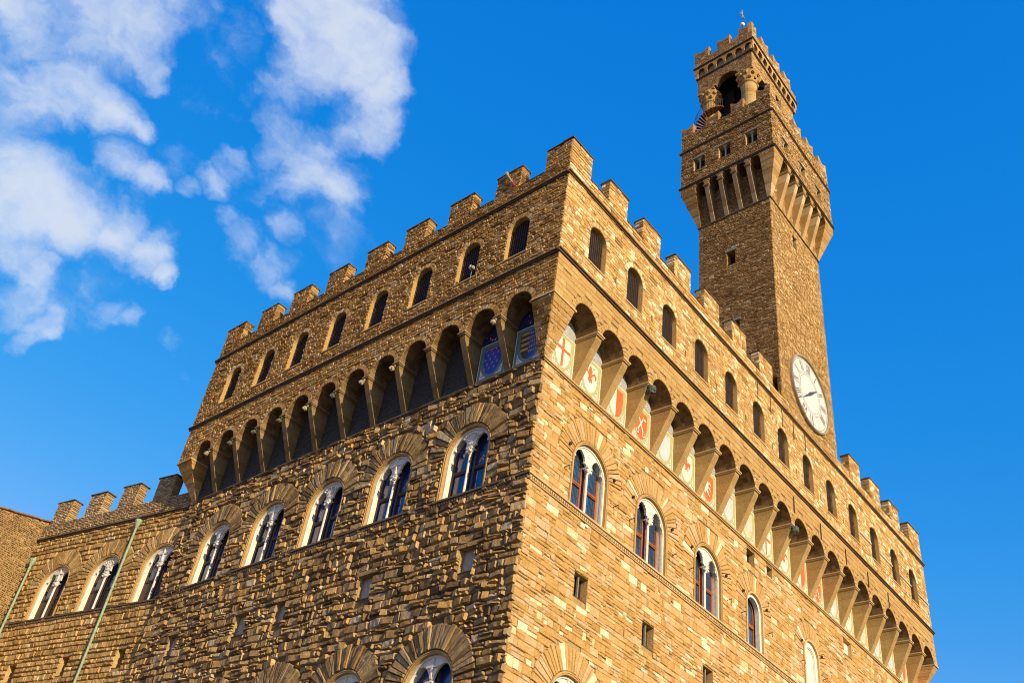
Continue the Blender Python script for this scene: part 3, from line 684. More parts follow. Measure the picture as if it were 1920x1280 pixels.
def corner_face(base0, base1, top0, top1, nrm, m, seed, kw, nm_):
    # stones laid on the sloping face between two plan edges
    z0, z1 = ZL+.06, ZSPA-.12; mb = MB(); Wd = 1.6
    def xf(s_, o_, z_):
        t = min(1, max(0, (z_-z0)/(z1-z0))); q = s_/Wd
        a = [base0[i]+(top0[i]-base0[i])*t for i in (0, 1)]; b = [base1[i]+(top1[i]-base1[i])*t for i in (0, 1)]
        return (a[0]+(b[0]-a[0])*q+nrm[0]*o_, a[1]+(b[1]-a[1])*q+nrm[1]*o_, z_)
    stones(mb, 0, Wd, z0, z1, m=m, ops=[], seed=seed, xf=xf, **kw); part(nm_, mb, FP, palace, (0, 0, ZL))
corner_face((-.07, .25), (-.07, -.07), (-G, L_CR[0]-RA), (-G, -G), (-1, 0), M_GL, 811, dict(ch=(.14, .26), ln=(.25, .8), relief=(.01, .06), rough=.012, jit=.02, sink=.02, tilt=.04), 'corner_stonework')
corner_face((-.07, -.07), (.30, -.07), (-G, -G), (R_CR[0]-RA, -G), (0, -1), M_R, 812, dict(ch=(.16, .3), ln=(.3, .9), relief=(.004, .03), rough=.004, jit=.012, sink=.012, tone=(.2, .7), pale=.03), 'corner_stonework')
mb = MB(); mb.box(GS0-.05, R_CR[0]-RA+.05, -.0, G+.05, ZSPA-.1, ZSPA-.002, M_C, .7); part('impost', mb, FR, palace, (0, 0, ZSPA))
mb = MB(); mb.box(-G+.01, L_CR[0]-RA+.05, -.0, G+.05, ZSPA-.1, ZSPA-.002, M_C, .7); part('impost', mb, FL, palace, (0, 0, ZSPA))
corner_corbel(FL, ZL+.02, ZSPA-.1, [(LEN-.3, -.02), (LEN+.05, -.02), (LEN+.05, .08), (LEN-.3, .08)], [(L_CR[-1]+RA, -.02), (LEN+G, -.02), (LEN+G, G), (L_CR[-1]+RA, G)], M_GL, palace, (LEN, 0, ZL))
mb = MB(); mb.box(L_CR[-1]+RA-.05, LEN+G+.04, 0, G+.05, ZSPA-.1, ZSPA-.002, M_C, .6); part('impost', mb, FL, palace, (LEN, 0, ZSPA))
corner_corbel(FR, ZL+.02, ZSPA-.1, [(WID-.1, -.02), (WID+.05, -.02), (WID+.05, .08), (WID-.1, .08)], [(R_CR[-1]+RA, -.02), (WID+G, -.02), (WID+G, G), (R_CR[-1]+RA, G)], M_F, palace, (WID, 0, ZL))
mb = MB(); mb.box(R_CR[-1]+RA-.05, WID+G+.04, 0, G+.05, ZSPA-.1, ZSPA-.002, M_C, .8); part('impost', mb, FR, palace, (WID, 0, ZSPA))

# ---- walls at the back of the arcade bays
mb = MB(); mb.box(0, LEN, -.02, .012, ZL+.02, ZC1-.4, M_PLASD); 
stones(mb, 0, LEN, ZL+.03, ZSPA+.9, (.10, .16), (.2, .4), [], M_PLASD, (.012, .03), .006, 61, o0=.012); part('back_wall', mb, FL, palace, (13, 0, ZL))
mb = MB(); mb.box(0, WID, -.02, .008, ZL+.02, ZC1-.4, M_F); part('back_wall', mb, FR, palace, (21, 0, ZL))
# ---- painted shields
def arc(cx, cz, r, a0, a1, n=10, rz=None): return [(cx+r*math.cos(a0+(a1-a0)*i/n), cz+(rz or r)*math.sin(a0+(a1-a0)*i/n)) for i in range(n+1)]
def heater(w, top, bot): # shield outline
    return [(w, top), (w, bot+1.0)]+[(w*math.cos(t), bot+1.0-1.0*math.sin(t)) for t in [math.pi*i/16 for i in range(1, 16)]]+[(-w, bot+1.0), (-w, top)]
def strip_poly(pts, wd):
    L = []; Rr = []
    for i, p in enumerate(pts):
        a, b = pts[max(i-1, 0)], pts[min(i+1, len(pts)-1)]; dx, dz = b[0]-a[0], b[1]-a[1]; q = math.hypot(dx, dz) or 1
        w_ = wd[i] if isinstance(wd, (list, tuple)) else wd
        L.append((p[0]-dz/q*w_, p[1]+dx/q*w_)); Rr.append((p[0]+dz/q*w_, p[1]-dx/q*w_))
    return L+Rr[::-1]
def painted_panel(F, sc, charge, dark=False, hw=.86):
    mb = MB(); z0, z1 = ZL+.06, ZSPA-.20; o = .05 if dark else .016; st = .004; rg = random.Random(int(sc*91))
    CR, GR = (P_DGR, P_GRN) if False else (P_CRM, P_GRN)
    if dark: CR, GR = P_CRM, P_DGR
    def fl(poly, lv, m): mb.add([(sc+a, o+st*lv, b) for a, b in poly], [f for f in [tuple(range(len(poly)))]], m)
    def cfl(poly, lv, m):
        vs, ts = tri(poly, []); mb.add([(sc+a, o+st*lv, b) for a, b in vs], ts, m)
    def sfl(poly, lv, m):                                        # a brush stroke as a strip of quads
        n = len(poly)//2; mb.add([(sc+x, o+st*lv, z) for x, z in poly], [(i, i+1, 2*n-2-i, 2*n-1-i) for i in range(n-1)], m)
    def bar(a, b, c, d, lv, m): fl([(a, c), (b, c), (b, d), (a, d)], lv, m)
    bar(-hw, hw, z0, z1, 0, CR)
    bar(-hw+.05, hw-.05, z0+.05, z1-.05, 1, GR); bar(-hw+.20, hw-.20, z0+.12, z1-.22, 2, CR)
    zb_ = z0+.22; zt_ = z1-.24
    cfl(heater(.70, zt_+.03, zb_-.16), 3, GR)                             # green border of the shield
    field = {'cross': P_CRM, 'lily': P_CRM, 'pale': P_CRM, 'keys': P_RED, 'lav': P_LAV, 'eagle': P_CRM, 'lion': P_RED, 'blue': P_LAV, 'tan': P_TAN, 'seme': P_DBL, 'barry': P_DBL}[charge]
    cfl(heater(.55, zt_-.04, zb_), 4, field)
    zc = (zt_+zb_)/2+.12
    if charge == 'cross':
        bar(-.085, .085, zb_+.03, zt_-.05, 5, P_RED); bar(-.545, -.086, zc-.04, zc+.13, 5, P_RED); bar(.086, .545, zc-.04, zc+.13, 5, P_RED)
    elif charge == 'pale': cfl([p for p in heater(.55, zt_-.04, zb_) if p[0] > 0]+[(0, zb_), (0, zt_-.04)], 5, P_RED)
    elif charge == 'lily':
        sfl(strip_poly([(0, zc-.42), (0, zc-.1), (0, zc+.2), (0, zc+.42), (0, zc+.55)], [.05, .05, .10, .10, .01]), 5, P_RED)
        for sg in (-1, 1):
            sfl(strip_poly([(sg*.04, zc-.14), (sg*.16, zc+.10), (sg*.30, zc+.20), (sg*.42, zc+.10), (sg*.43, zc-.03), (sg*.33, zc-.08)], [.03, .06, .08, .075, .05, .02]), 6, P_RED)
            sfl(strip_poly([(sg*.03, zc-.2), (sg*.14, zc-.34), (sg*.2, zc-.28)], [.03, .05, .02]), 6, P_RED)
            sfl(strip_poly([(sg*.04, zc+.0), (sg*.15, zc+.34), (sg*.22, zc+.48)], [.012, .014, .014]), 6, P_RED); cfl(arc(sg*.24, zc+.50, .05, 0, 6.0, 8), 6, P_RED)
        bar(-.17, .17, zc-.24, zc-.16, 7, P_RED)
    elif charge == 'keys':
        for sg in (-1, 1):
            sfl(strip_poly([(-sg*.26, zc-.52), (sg*.24, zc+.40)], .04), 6+sg, P_CRM)
            sfl(strip_poly([(-sg*.26+.10*math.cos(t), zc-.58+.10*math.sin(t)) for t in [i*.6 for i in range(12)]], .025), 6+sg, P_CRM)
            sfl(strip_poly([(sg*.20, zc+.36), (sg*.34, zc+.26), (sg*.40, zc+.34)], .06), 6+sg, P_CRM)
    elif charge == 'eagle':
        cfl([(0, zc+.38), (.09, zc+.30), (.07, zc+.16), (.22, zc+.26), (.38, zc+.22), (.36, zc+.0), (.30, zc-.16), (.22, zc-.02), (.14, zc-.02), (.10, zc-.2), (.16, zc-.36), (0, zc-.28), (-.16, zc-.36), (-.10, zc-.2), (-.14, zc-.02), (-.22, zc-.02), (-.30, zc-.16), (-.36, zc+.0), (-.38, zc+.22), (-.22, zc+.26), (-.07, zc+.16), (-.09, zc+.30)], 5, P_RED)
        sfl(strip_poly([(-.34, zc-.45), (-.1, zc-.5), (.15, zc-.42), (.34, zc-.5)], .05), 5, P_TAN)
    elif charge == 'lion':
        sfl(strip_poly([(-.3, zc-.55), (-.12, zc-.2), (-.02, zc+.12), (-.16, zc+.38)], [.06, .10, .12, .09]), 5, P_CRM)
        for p in ([(-.02, zc+.05), (.18, zc+.2), (.3, zc+.1)], [(-.06, zc-.12), (.14, zc-.12), (.3, zc-.28)], [(-.12, zc-.3), (.06, zc-.5), (.22, zc-.6)], [(-.28, zc-.2), (-.42, zc+.1), (-.3, zc+.3)]): sfl(strip_poly(p, [.06, .05, .03]), 6, P_CRM)
    elif charge == 'blue':
        bar(-.5, .5, zt_-.22, zt_-.10, 5, P_PNK)
        for _ in range(7): x, z = rg.uniform(-.38, .38), rg.uniform(zb_+.4, zt_-.4); cfl(arc(x, z, .06, 0, 6, 6), 5, P_TAN)
    elif charge == 'tan':
        for q in range(3): bar(-.5, .5, zc-.35+q*.32, zc-.22+q*.32, 5, P_LAV)
    elif charge in ('seme', 'barry'):
        x0 = -.46 if charge == 'seme' else .1
        for q in range(5):
            for p in range(4):
                x = x0+p*.30+(.15 if q % 2 else 0); z = zb_+.38+q*.26
                if charge == 'barry': x = -.42+p*.13 ; 
                if abs(x) > .44 or z > zt_-.12: continue
                bar(x-.018, x+.018, z-.09, z+.09, 6, P_GLD); bar(x-.065, x+.065, z-.018, z+.018, 7, P_GLD)
        if charge == 'barry':
            cfl([(-.0, zt_-.04), (.55, zt_-.04), (.55, zb_+1.0)]+[(.55*math.cos(t), zb_+1-math.sin(t)) for t in [math.pi*i/16 for i in range(1, 9)]], 5, P_BRN)
            for q in range(4): bar(.04, .50-.03*q*0, zt_-.24-q*.30, zt_-.10-q*.30, 6, P_GLD)
        bar(-.42, .42, zt_-.2, zt_-.13, 8, P_RED) if charge == 'seme' else None
    # corner sprigs
    for sg in (-1, 1):
        for _ in range(11):
            t = rg.random(); x = sg*(.62-.30*t*rg.random()); z = zb_-.02+rg.uniform(0, .42)*(1-t)
            if abs(x) > hw-.12: continue
            cfl(arc(x, z, rg.uniform(.018, .034), 0, 5.4, 6), 4, P_PNK)
    # lunette over the panel
    rz = RA+.1
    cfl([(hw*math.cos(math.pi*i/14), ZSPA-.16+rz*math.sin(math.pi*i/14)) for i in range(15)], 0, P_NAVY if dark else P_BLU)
    for _ in range(14):
        t = rg.uniform(.2, 2.9); r0 = rg.uniform(.1, .75); cfl(arc(r0*math.cos(t), ZSPA-.14+r0*math.sin(t), .035, 0, 5, 5), 1, P_PNK if rg.random() < .5 else P_CRM)
    return part('painted_shield', mb, F, palace, (sc, 0, ZL))
seq = ['cross', 'lily', 'pale', 'keys', 'lav', 'eagle', 'lion', 'blue', 'tan', 'cross', 'lily', 'pale', 'keys', 'lav', 'eagle', 'tan', 'blue', 'lav', 'pale', 'lion']
nm = {'cross': 'white shield with a red cross', 'lily': 'white shield with a red lily', 'pale': 'shield half white, half red', 'keys': 'red shield with crossed white keys', 'lav': 'faded pale lavender shield', 'eagle': 'white shield with a red eagle', 'lion': 'red shield with a white beast', 'blue': 'faded bluish shield', 'tan': 'faded tan shield'}
for c, ch_ in zip(R_CR, seq): painted_panel(FR, c, ch_)['label'] = nm[ch_]
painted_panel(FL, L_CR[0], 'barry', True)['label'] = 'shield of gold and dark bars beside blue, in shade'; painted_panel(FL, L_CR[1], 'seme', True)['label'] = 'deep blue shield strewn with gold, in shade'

# ---- gallery storey with lancets
def lancet_wall(F, s0, s1, centres, mat, ch, ln, seed, relief, rough, pale, tone, topcut=None, depth=.32, jm=None, edge=None, jit=0.):
    mb = MB(); holes = [arch_poly(c, .68, 34.60, 36.42) for c in centres]; ops = [op_arch(c, .68, 34.60, 36.42) for c in centres]
    slots = []
    for c in centres:
        slots += [(c+1.28, c+1.98, 37.50, 37.58), (c+1.55, c+1.66, 35.0, 35.28)]
    for a, b, z0, z1 in slots:
        if b < s1-.3: holes.append([(a, z0), (b, z0), (b, z1), (a, z1)]); ops.append(op_rect(a, b, z0-.01, z1+.01))
    backing(mb, [(s0, ZC1-.2), (s1, ZC1-.2), (s1, ZC2+.95), (s0, ZC2+.95)], holes, G, depth, M_MORT, jm or mat, M_DARK)
    for c in centres: ring(mb, c, 36.42, .69, .98, 11, mat, (.015, .035), .01, int(c*51), o0=G, pale=.3, tone=(.3, .9)); ops.append(lambda za, zb, f=op_arch(c, .98, 36.42, 36.42): f(za, zb) if za > 36.3 else None)
    stones(mb, s0, s1, ZC1, ZC2-.05, ch, ln, ops, mat, relief, rough, seed, o0=G, pale=pale, tone=tone, edge=edge, jit=jit, joint=.006 if F is FR else .010, sink=.02 if F is FR else .045)
    return mb
RL = [1.5+3.25*i for i in range(5)]+[17.7, 20.75, 24.0, 27.25, 30.55, 33.9, 37.3, 40.55]
LL = [1.58, 4.78, 8.1, 11.4, 14.75, 18.0, 21.1, 24.35]
mbR = lancet_wall(FR, GS0, WID+G, RL, M_G, (.12, .27), (.14, .50), 31, (.004, .025), .006, .13, (.25, .8), edge=.02, jit=.02)
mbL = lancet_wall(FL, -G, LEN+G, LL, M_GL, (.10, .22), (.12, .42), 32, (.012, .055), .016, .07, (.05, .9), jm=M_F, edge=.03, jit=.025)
# parapet under the crenels
stones(mbR, GS0, T0[0], ZC2+.02, ZCR-.03, (.18, .3), (.25, .75), [], M_G, (.008, .03), 0, 41, o0=G, pale=.15); stones(mbR, T0[0]+7.88, WID+G, ZC2+.02, ZCR-.03, (.18, .3), (.25, .75), [], M_G, (.008, .03), 0, 42, o0=G, pale=.15)
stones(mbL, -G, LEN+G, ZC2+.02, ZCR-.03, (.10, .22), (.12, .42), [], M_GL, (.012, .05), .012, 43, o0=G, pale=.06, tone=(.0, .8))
for mb, a, b, m in ((mbR, GS0, WID+G, M_G), (mbL, -G, LEN+G, M_GL)): mb.box(a, b, G-.55, G-.50, ZC2, ZCR-.03, m); mb.box(a, b, G-.55, G, ZCR-.05, ZCR-.03, m)
part('gallery_wall', mbR, FR, palace, (21, G, ZC1)); part('gallery_wall', mbL, FL, palace, (13, G, ZC1))
# iron grilles in the lancets
def lancet_parts(F, cs, parent):
    c = cs[0]; mb = MB(); mb.flat(arch_poly(c, .68, 34.60, 36.42), G-.30, M_SHUTD if F is FR else M_DARK); gr = MB()
    for i in range(9): x = -.6+.15*i; gr.box(c+x-.014, c+x+.014, G-.24, G-.215, 34.6, 36.42+math.sqrt(max(0, .68**2-x*x)), M_IRON)
    for z in (35.3, 36.1): gr.box(c-.68, c+.68, G-.262, G-.246, z-.02, z+.02, M_IRON)
    sl = MB(); sl.box(c-.72, c+.72, G-.4, G+.05, 34.52, 34.6, M_C, .6)
    w = part('lancet_window', mb, F, parent, (c, G, 34.6)); part('iron_grille', gr, F, w, (c, G, 34.6)); part('sill', sl, F, w, (c, G, 34.6))
    for q in cs[1:]: copy_tree(w, F.vec((q-c, 0, 0)), parent)
lancet_parts(FR, RL, palace); lancet_parts(FL, LL, palace)
# cornices
for F, a, b in ((FR, GS0-.12, WID+G+.12), (FL, -G+.0, LEN+G+.12)):
    for z, pr, h in ((ZC1+.06, .15, .17), (ZC2+.02, .15, .16)):
        mb = MB(); slab(mb, a, b, G-.02, G+pr, z, h, M_CORN); part('cornice', mb, F, palace, ((a+b)/2, G, z))
# conduit along the sunlit gallery wall, tie-rod anchors on the frieze
for a, b in ((31.35, 33.15), (34.6, 36.6), (38.0, 39.85), (41.25, 43.1)): mb = MB(); mb.tube([(a, G+.07, 35.55), (b, G+.07, 35.55)], .035, M_WHP, 6); part('conduit', mb, FR, palace, (a, G, 35.5))
for s in (21.6, 25.1, 28.6, 31.9, 35.1): mb = MB(); mb.tube([(s, G+.05, 31.95), (s+.02, G+.05, 33.0)], .03, M_IRON, 5); part('iron_anchor', mb, FR, palace, (s, G, 32.4))
for s_, z0_ in ((17.6, 37.4), (19.2, 37.2), (20.7, 37.3), (22.2, 37.25), (23.8, 37.3)): mb = MB(); mb.tube([(s_, G+.05, 38.55), (s_+.05, G+.045, 38.0), (s_+.02, G+.05, z0_)], .022, M_IRON, 5); part('cable', mb, FR, palace, (s_, G, 38))
# ---- battlements
def merlon_mb(w, z0, z1, mat, seed, ch, ln, relief, pale, th=.55, tone=(.1, .8), rough=0., jit=.02):
    mb = MB(); mb.box(.01, w-.01, -th+.01, -.012, z0-.05, z1-.01, M_MORT)
    stones(mb, 0, w, z0-.03, z1, ch, ln, [], mat, relief, rough, seed, pale=pale, tone=tone, jit=jit, sink=.02)
    stones(mb, 0, th, z0, z1, ch, (th*.6, th), [], mat, relief, rough, seed+3, pale=pale, tone=tone, xf=lambda s, o, z: (-o, -s, z))
    stones(mb, 0, th, z0, z1, ch, (th*.6, th), [], mat, relief, rough, seed+4, pale=pale, tone=tone, xf=lambda s, o, z: (w+o, -s, z))
    return mb
def merlon_row(F, spans, mat, seed, kw, parent, o, z0=ZCR-.03, z1=ZM-.06):
    for i, (a, b) in enumerate(spans):
        mb = merlon_mb(b-a, z0, z1, mat, seed+i*7, **kw); mb.v = [(s+a, q+o, z) for s, q, z in mb.v]
        me = part('merlon', mb, F, parent, (a, o, z0)); cp = MB(); cp.box(a-.05, b+.05, o-.62, o+.06, z1+.002, z1+.07, M_CORN, .3); part('coping', cp, F, me, (a, o, z0))
    for (a, b), (c, d) in zip(spans, spans[1:]):
        if c-b < 3: cp = MB(); cp.box(b+.01, c-.01, o-.58, o+.05, z0+.002, z0+.04, M_CORN, .5); part('coping', cp, F, parent, ((b+c)/2, o, z0))
RM = [(2.03, 3.68), (5.2, 6.88), (8.38, 10.04), (11.57, 13.25), (14.78, 16.45), (18.1, 19.79)]
RM2 = [(30.95, 32.6), (34.3, 35.95), (37.7, 39.35), (41.25, WID+G)]
LM = [(2.02, 3.71), (5.38, 7.09), (8.76, 10.5), (12.04, 13.72), (15.4, 17.1), (18.75, 20.45), (22.0, 23.62), (25.3, LEN+G)]
kR = dict(ch=(.14, .26), ln=(.18, .55), relief=(.006, .03), pale=.17, tone=(.05, .8)); kL = dict(ch=(.10, .22), ln=(.12, .42), relief=(.012, .05), pale=.06, tone=(.0, .8), rough=.012)
merlon_row(FR, RM, M_G, 200, kR, palace, G); merlon_row(FR, RM2, M_G, 300, kR, palace, G); merlon_row(FL, LM, M_GL, 400, kL, palace, G)
mb = MB(); w0 = GS0; mb.box(w0+.02, .40, G-.5, G-.012, ZCR-.05, ZM-.07, M_MORT); stones(mb, w0, .42, ZCR-.03, ZM-.06, (.16, .28), (.25, .7), [], M_G, (.008, .03), 0, 501, o0=G, pale=.22)
stones(mb, 0, .55, ZCR, ZM-.06, (.16, .28), (.3, .5), [], M_G, (.008, .03), 0, 503, xf=lambda s, o, z: (.42+o, G-s, z))
cm = part('merlon', mb, FR, palace, (-.4, G, ZCR), 'tall corner merlon'); 
mb = MB(); mb.box(-G+.02, .36, G-.5, G-.012, ZCR-.05, ZM-.07, M_MORT); stones(mb, -G, .38, ZCR-.03, ZM-.06, (.13, .23), (.18, .5), [], M_GL, (.012, .05), .012, 502, o0=G, pale=.06, tone=(0, .8))
part('merlon_face', mb, FL, cm, (-.4, G, ZCR))
mb = MB(); mb.box(-G-.1, .45, -G-.06, -G+.6, ZM-.058, ZM+.01, M_CORN, .3); mb.box(-G-.07, -G+.6, -G+.601, .42, ZM-.058, ZM+.008, M_CORN, .3); part('coping', mb, FP, cm, (-.4, -G, ZM))
mb = MB(); mb.box(.43, 2.02, G-.58, G+.05, ZCR-.028, ZCR+.01, M_CORN); part('coping', mb, FR, palace, (1.2, G, ZCR)); mb = MB(); mb.box(.39, 2.01, G-.58, G+.05, ZCR-.028, ZCR+.01, M_CORN); part('coping', mb, FL, palace, (1.2, G, ZCR))
# roof behind the battlements and closed rear walls
mb = MB(); mb.box(-G+.6, WID+G-.1, -G+.6, LEN+G-.1, ZC2-.2, ZC2+.1, M_TILE); mb.box(WID-.05, WID, 0, LEN, GROUND, ZC2-.3, M_R); mb.box(0, WID-.1, LEN-.1, LEN-.05, GROUND, ZC2-.3, M_L)
mb.box(WID+G-.3, WID+G-.02, -G+.1, LEN, ZC1, ZCR, M_G); mb.box(0, WID, LEN+G-.3, LEN+G-.02, ZC1, ZCR, M_GL)
part('roof', mb, FP, palace, (20, 10, ZC2))
# iron hooks and rings beside the sunlit windows
hk = []
for c in RW+[RW_SINGLE, RW_BLIND]:
    h_ = 1.37 if c in RW else .95
    for q in (-1, 1):
        s = c+q*(h_+.45); mb = MB(); mb.tube([(s, 0, 24.35), (s, .28, 24.40), (s, .28, 24.16)], .022, M_IRON, 5); part('iron_hook', mb, FR, palace, (s, 0, 24.3))
        s = c+q*(h_+.30); mb = MB(); mb.blob((s, .10, 25.6), .075, M_IRON, jag=.05); mb.tube([(s, 0, 25.6), (s, .1, 25.6)], .03, M_IRON, 5); part('iron_knob', mb, FR, palace, (s, 0, 25.6))

# ================================================================== TOWER
tower = thing('clock_tower', tuple(T0+np.array((0, 0, ZC2))), 'tall square stone tower with two battlemented galleries rising above the palace front', 'tower')
TWR, TWL = 7.876, 5.94; TZ0, TZB, TZS, TZ1, TZ2, TZC, TZM = 38.9, 57.62, 60.88, 61.66, 65.86, 67.85, 69.05; TO = 1.05
tl = [(2.93, 3.6, 52.58, 53.82), (2.75, 3.3, 46.1, 47.15), (.25, .72, 40.2, 41.3)]; tr_ = [(3.42, 4.02, 55.55, 56.65)]
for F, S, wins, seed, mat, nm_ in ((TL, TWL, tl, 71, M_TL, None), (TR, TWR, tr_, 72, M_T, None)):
    mb = MB(); holes = [[(a, z0), (b, z0), (b, z1), (a, z1)] for a, b, z0, z1 in wins]; ops = [op_rect(*w) for w in wins]
    backing(mb, [(0, TZ0-1), (S, TZ0-1), (S, TZS+.2), (0, TZS+.2)], holes, 0, .6, M_MORT, mat, M_DARK)
    rough = F is TL
    stones(mb, 0, S, TZ0, TZS+.15, (.10, .22), (.12, .42), ops, mat, (.012, .055) if rough else (.008, .045), .016, seed, pale=.06, tone=(.2, .82), edge=.03, jit=.028, joint=.008)
    part('shaft_wall', mb, F, tower, (S/2, 0, TZ0))
    for a, b, z0, z1 in wins[:2]:
        if F is TL: mb = MB(); mb.box(a-.1, b+.12, -.05, .08, z1+.005, z1+.24, M_PLAS); part('lintel', mb, F, tower, (a, 0, z1))
    mb = MB(); mb.box(-.08, S+.08, -.02, .10, TZB-.08, TZB+.02, M_CORN); part('ledge', mb, F, tower, (S/2, 0, TZB))
mb = MB(); mb.box(.01, TWR-.0, TWL-.3, TWL, TZ0-2, TZS, M_T); mb.box(TWR-.3, TWR, .01, TWL-.31, TZ0-2, TZS, M_T); part('rear_wall', mb, TP, tower, (0, 0, TZ0))
# machicolated gallery
lc = [.56, 1.73, 2.91, 4.09, 5.27]; lp = [1.145, 2.32, 3.5, 4.68]; rc = [.70+1.28*i for i in range(6)]; rp = [1.34+1.28*i for i in range(5)]
fsT = dict(ch=(.16, .28), ln=(.25, .6), relief=(.008, .03), tone=(.2, .8))
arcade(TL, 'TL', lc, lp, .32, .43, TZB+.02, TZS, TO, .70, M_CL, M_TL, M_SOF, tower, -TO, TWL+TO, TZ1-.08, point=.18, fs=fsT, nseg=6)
arcade(TR, 'TR', rc, rp, .38, .45, TZB+.02, TZS, TO, .72, M_C, M_F, M_SOF, tower, -TO, TWR+TO, TZ1-.08, point=.18, fs=fsT, nseg=6)
corner_corbel(TP, TZB+.02, TZS+.0, [(-.06, -.06), (.2, -.06), (.2, .2), (-.06, .2)], [(-TO, -TO), (rc[0]-.45, -TO), (rc[0]-.45, lc[0]-.42), (-TO, lc[0]-.42)], M_T, tower, (0, 0, TZB))
corner_corbel(TP, TZB+.02, TZS+.0, [(-.06, TWL-.2), (.1, TWL-.2), (.1, TWL+.06), (-.06, TWL+.06)], [(-TO, lc[-1]+.42), (.1, lc[-1]+.42), (.1, TWL+TO), (-TO, TWL+TO)], M_TL, tower, (0, 6, TZB))
corner_corbel(TP, TZB+.02, TZS+.0, [(TWR-.2, -.06), (TWR+.06, -.06), (TWR+.06, .2), (TWR-.2, .2)], [(rc[-1]+.45, -TO), (TWR+TO, -TO), (TWR+TO, .3), (rc[-1]+.45, .3)], M_F, tower, (8, 0, TZB))
twl = [(.22, 1.2), (2.52, 3.55), (4.8, 5.8)]; twr = [(.45, 1.38), (3.36, 4.28), (6.18, 7.1)]
for F, S, wins, mat, z0, z1, seed in ((TL, TWL, twl, M_TL, 63.12, 64.48, 81), (TR, TWR, twr, M_T, 62.95, 64.1, 82)):
    mb = MB(); holes = [[(a, z0), (b, z0), (b, z1), (a, z1)] for a, b in wins]; ops = [op_rect(a, b, z0, z1) for a, b in wins]
    backing(mb, [(-TO, TZ1-.2), (S+TO, TZ1-.2), (S+TO, TZC), (-TO, TZC)], holes, TO, .5, M_MORT, M_C, M_DARK)
    stones(mb, -TO, S+TO, TZ1, TZ2-.05, (.10, .22), (.12, .42), ops, mat, (.01, .05), .014, seed, o0=TO, pale=.08, tone=(.05, .9), jit=.028); stones(mb, -TO, S+TO, TZ2+.02, TZC, (.10, .22), (.12, .42), [], mat, (.01, .05), .014, seed+5, o0=TO, pale=.08, tone=(.05, .9), jit=.028)
    mb.box(-TO, S+TO, TO-.5, TO-.45, TZ2, TZC, mat); mb.box(-TO, S+TO, TO-.5, TO, TZC-.02, TZC, mat)
    part('gallery_wall', mb, F, tower, (S/2, TO, TZ1))
    for a, b in wins:
        m = (a+b)/2; mb = MB(); mb.box(a-.12, b+.12, TO-.05, TO+.05, z1+.003, z1+.14, M_PLAS); w = part('tower_window', mb, F, tower, (m, TO, z0))
        mb = MB(); mb.box(m-.05, m+.05, TO-.22, TO-.12, z0, z1-.16, M_FILL); mb.box(m-.16, m+.16, TO-.26, TO-.08, z1-.158, z1, M_FILL); mb.box(m-.08, m+.08, TO-.25, TO-.1, z0-.01, z0+.1, M_MARB); part('column', mb, F, w, (m, TO, z0))
    for z in (TZ1+.04, TZ2+.02): mb = MB(); slab(mb, -TO-.12, S+TO+.12, TO-.02, TO+.14, z, .16, M_CORN); part('cornice', mb, F, tower, (S/2, TO, z))
def swallow(F, spans, z0, h, o, mat, parent, th=.45):
    for i, (a, b) in enumerate(spans):
        c = (a+b)/2; d = min(.42, (b-a)*.3)
        prof = [(a, z0), (b, z0), (b, z0+h*.8), (b+.03, z0+h), (b-.06, z0+h), (c+.16, z0+h-d*.85), (c, z0+h-d), (c-.16, z0+h-d*.85), (a+.06, z0+h), (a-.03, z0+h), (a, z0+h*.8)]
        mb = MB(); vs, ts = tri(prof, [])
        for oo in (o-.01, o-th): mb.add([(x, oo, z) for x, z in vs], ts, mat, .45)
        mb.prism(prof, 'o', o-th, o-.01, mat, .6, caps=False)
        stones(mb, a+.01, b-.01, z0, z0+h-d-.02, (.14, .22), (.2, .45), [], mat, (.008, .03), .008, 900+i, o0=o-.01, pale=.08)
        part('swallowtail_merlon', mb, F, parent, (c, o, z0))
swallow(TL, [(-TO, .15), (1.33, 2.42), (3.55, 4.72), (5.9, TWL+TO)], TZC, TZM-TZC, TO, M_TL, tower); swallow(TR, [(-TO, -.15), (.82, 2.04), (3.02, 4.25), (5.24, 6.47), (7.5, TWR+TO)], TZC, TZM-TZC, TO, M_T, tower)
mb = MB(); mb.box(-TO+.45, TWR+TO-.05, -TO+.45, TWL+TO-.05, 66.0, 66.3, M_T); mb.box(TWR+TO-.35, TWR+TO-.02, -TO+.1, TWL+TO, TZ1-.7, TZC, M_T); mb.box(-TO+.1, TWR+TO-.4, TWL+TO-.35, TWL+TO-.02, TZ1-.7, TZC, M_T); part('gallery_floor', mb, TP, tower, (4, 3, 66))
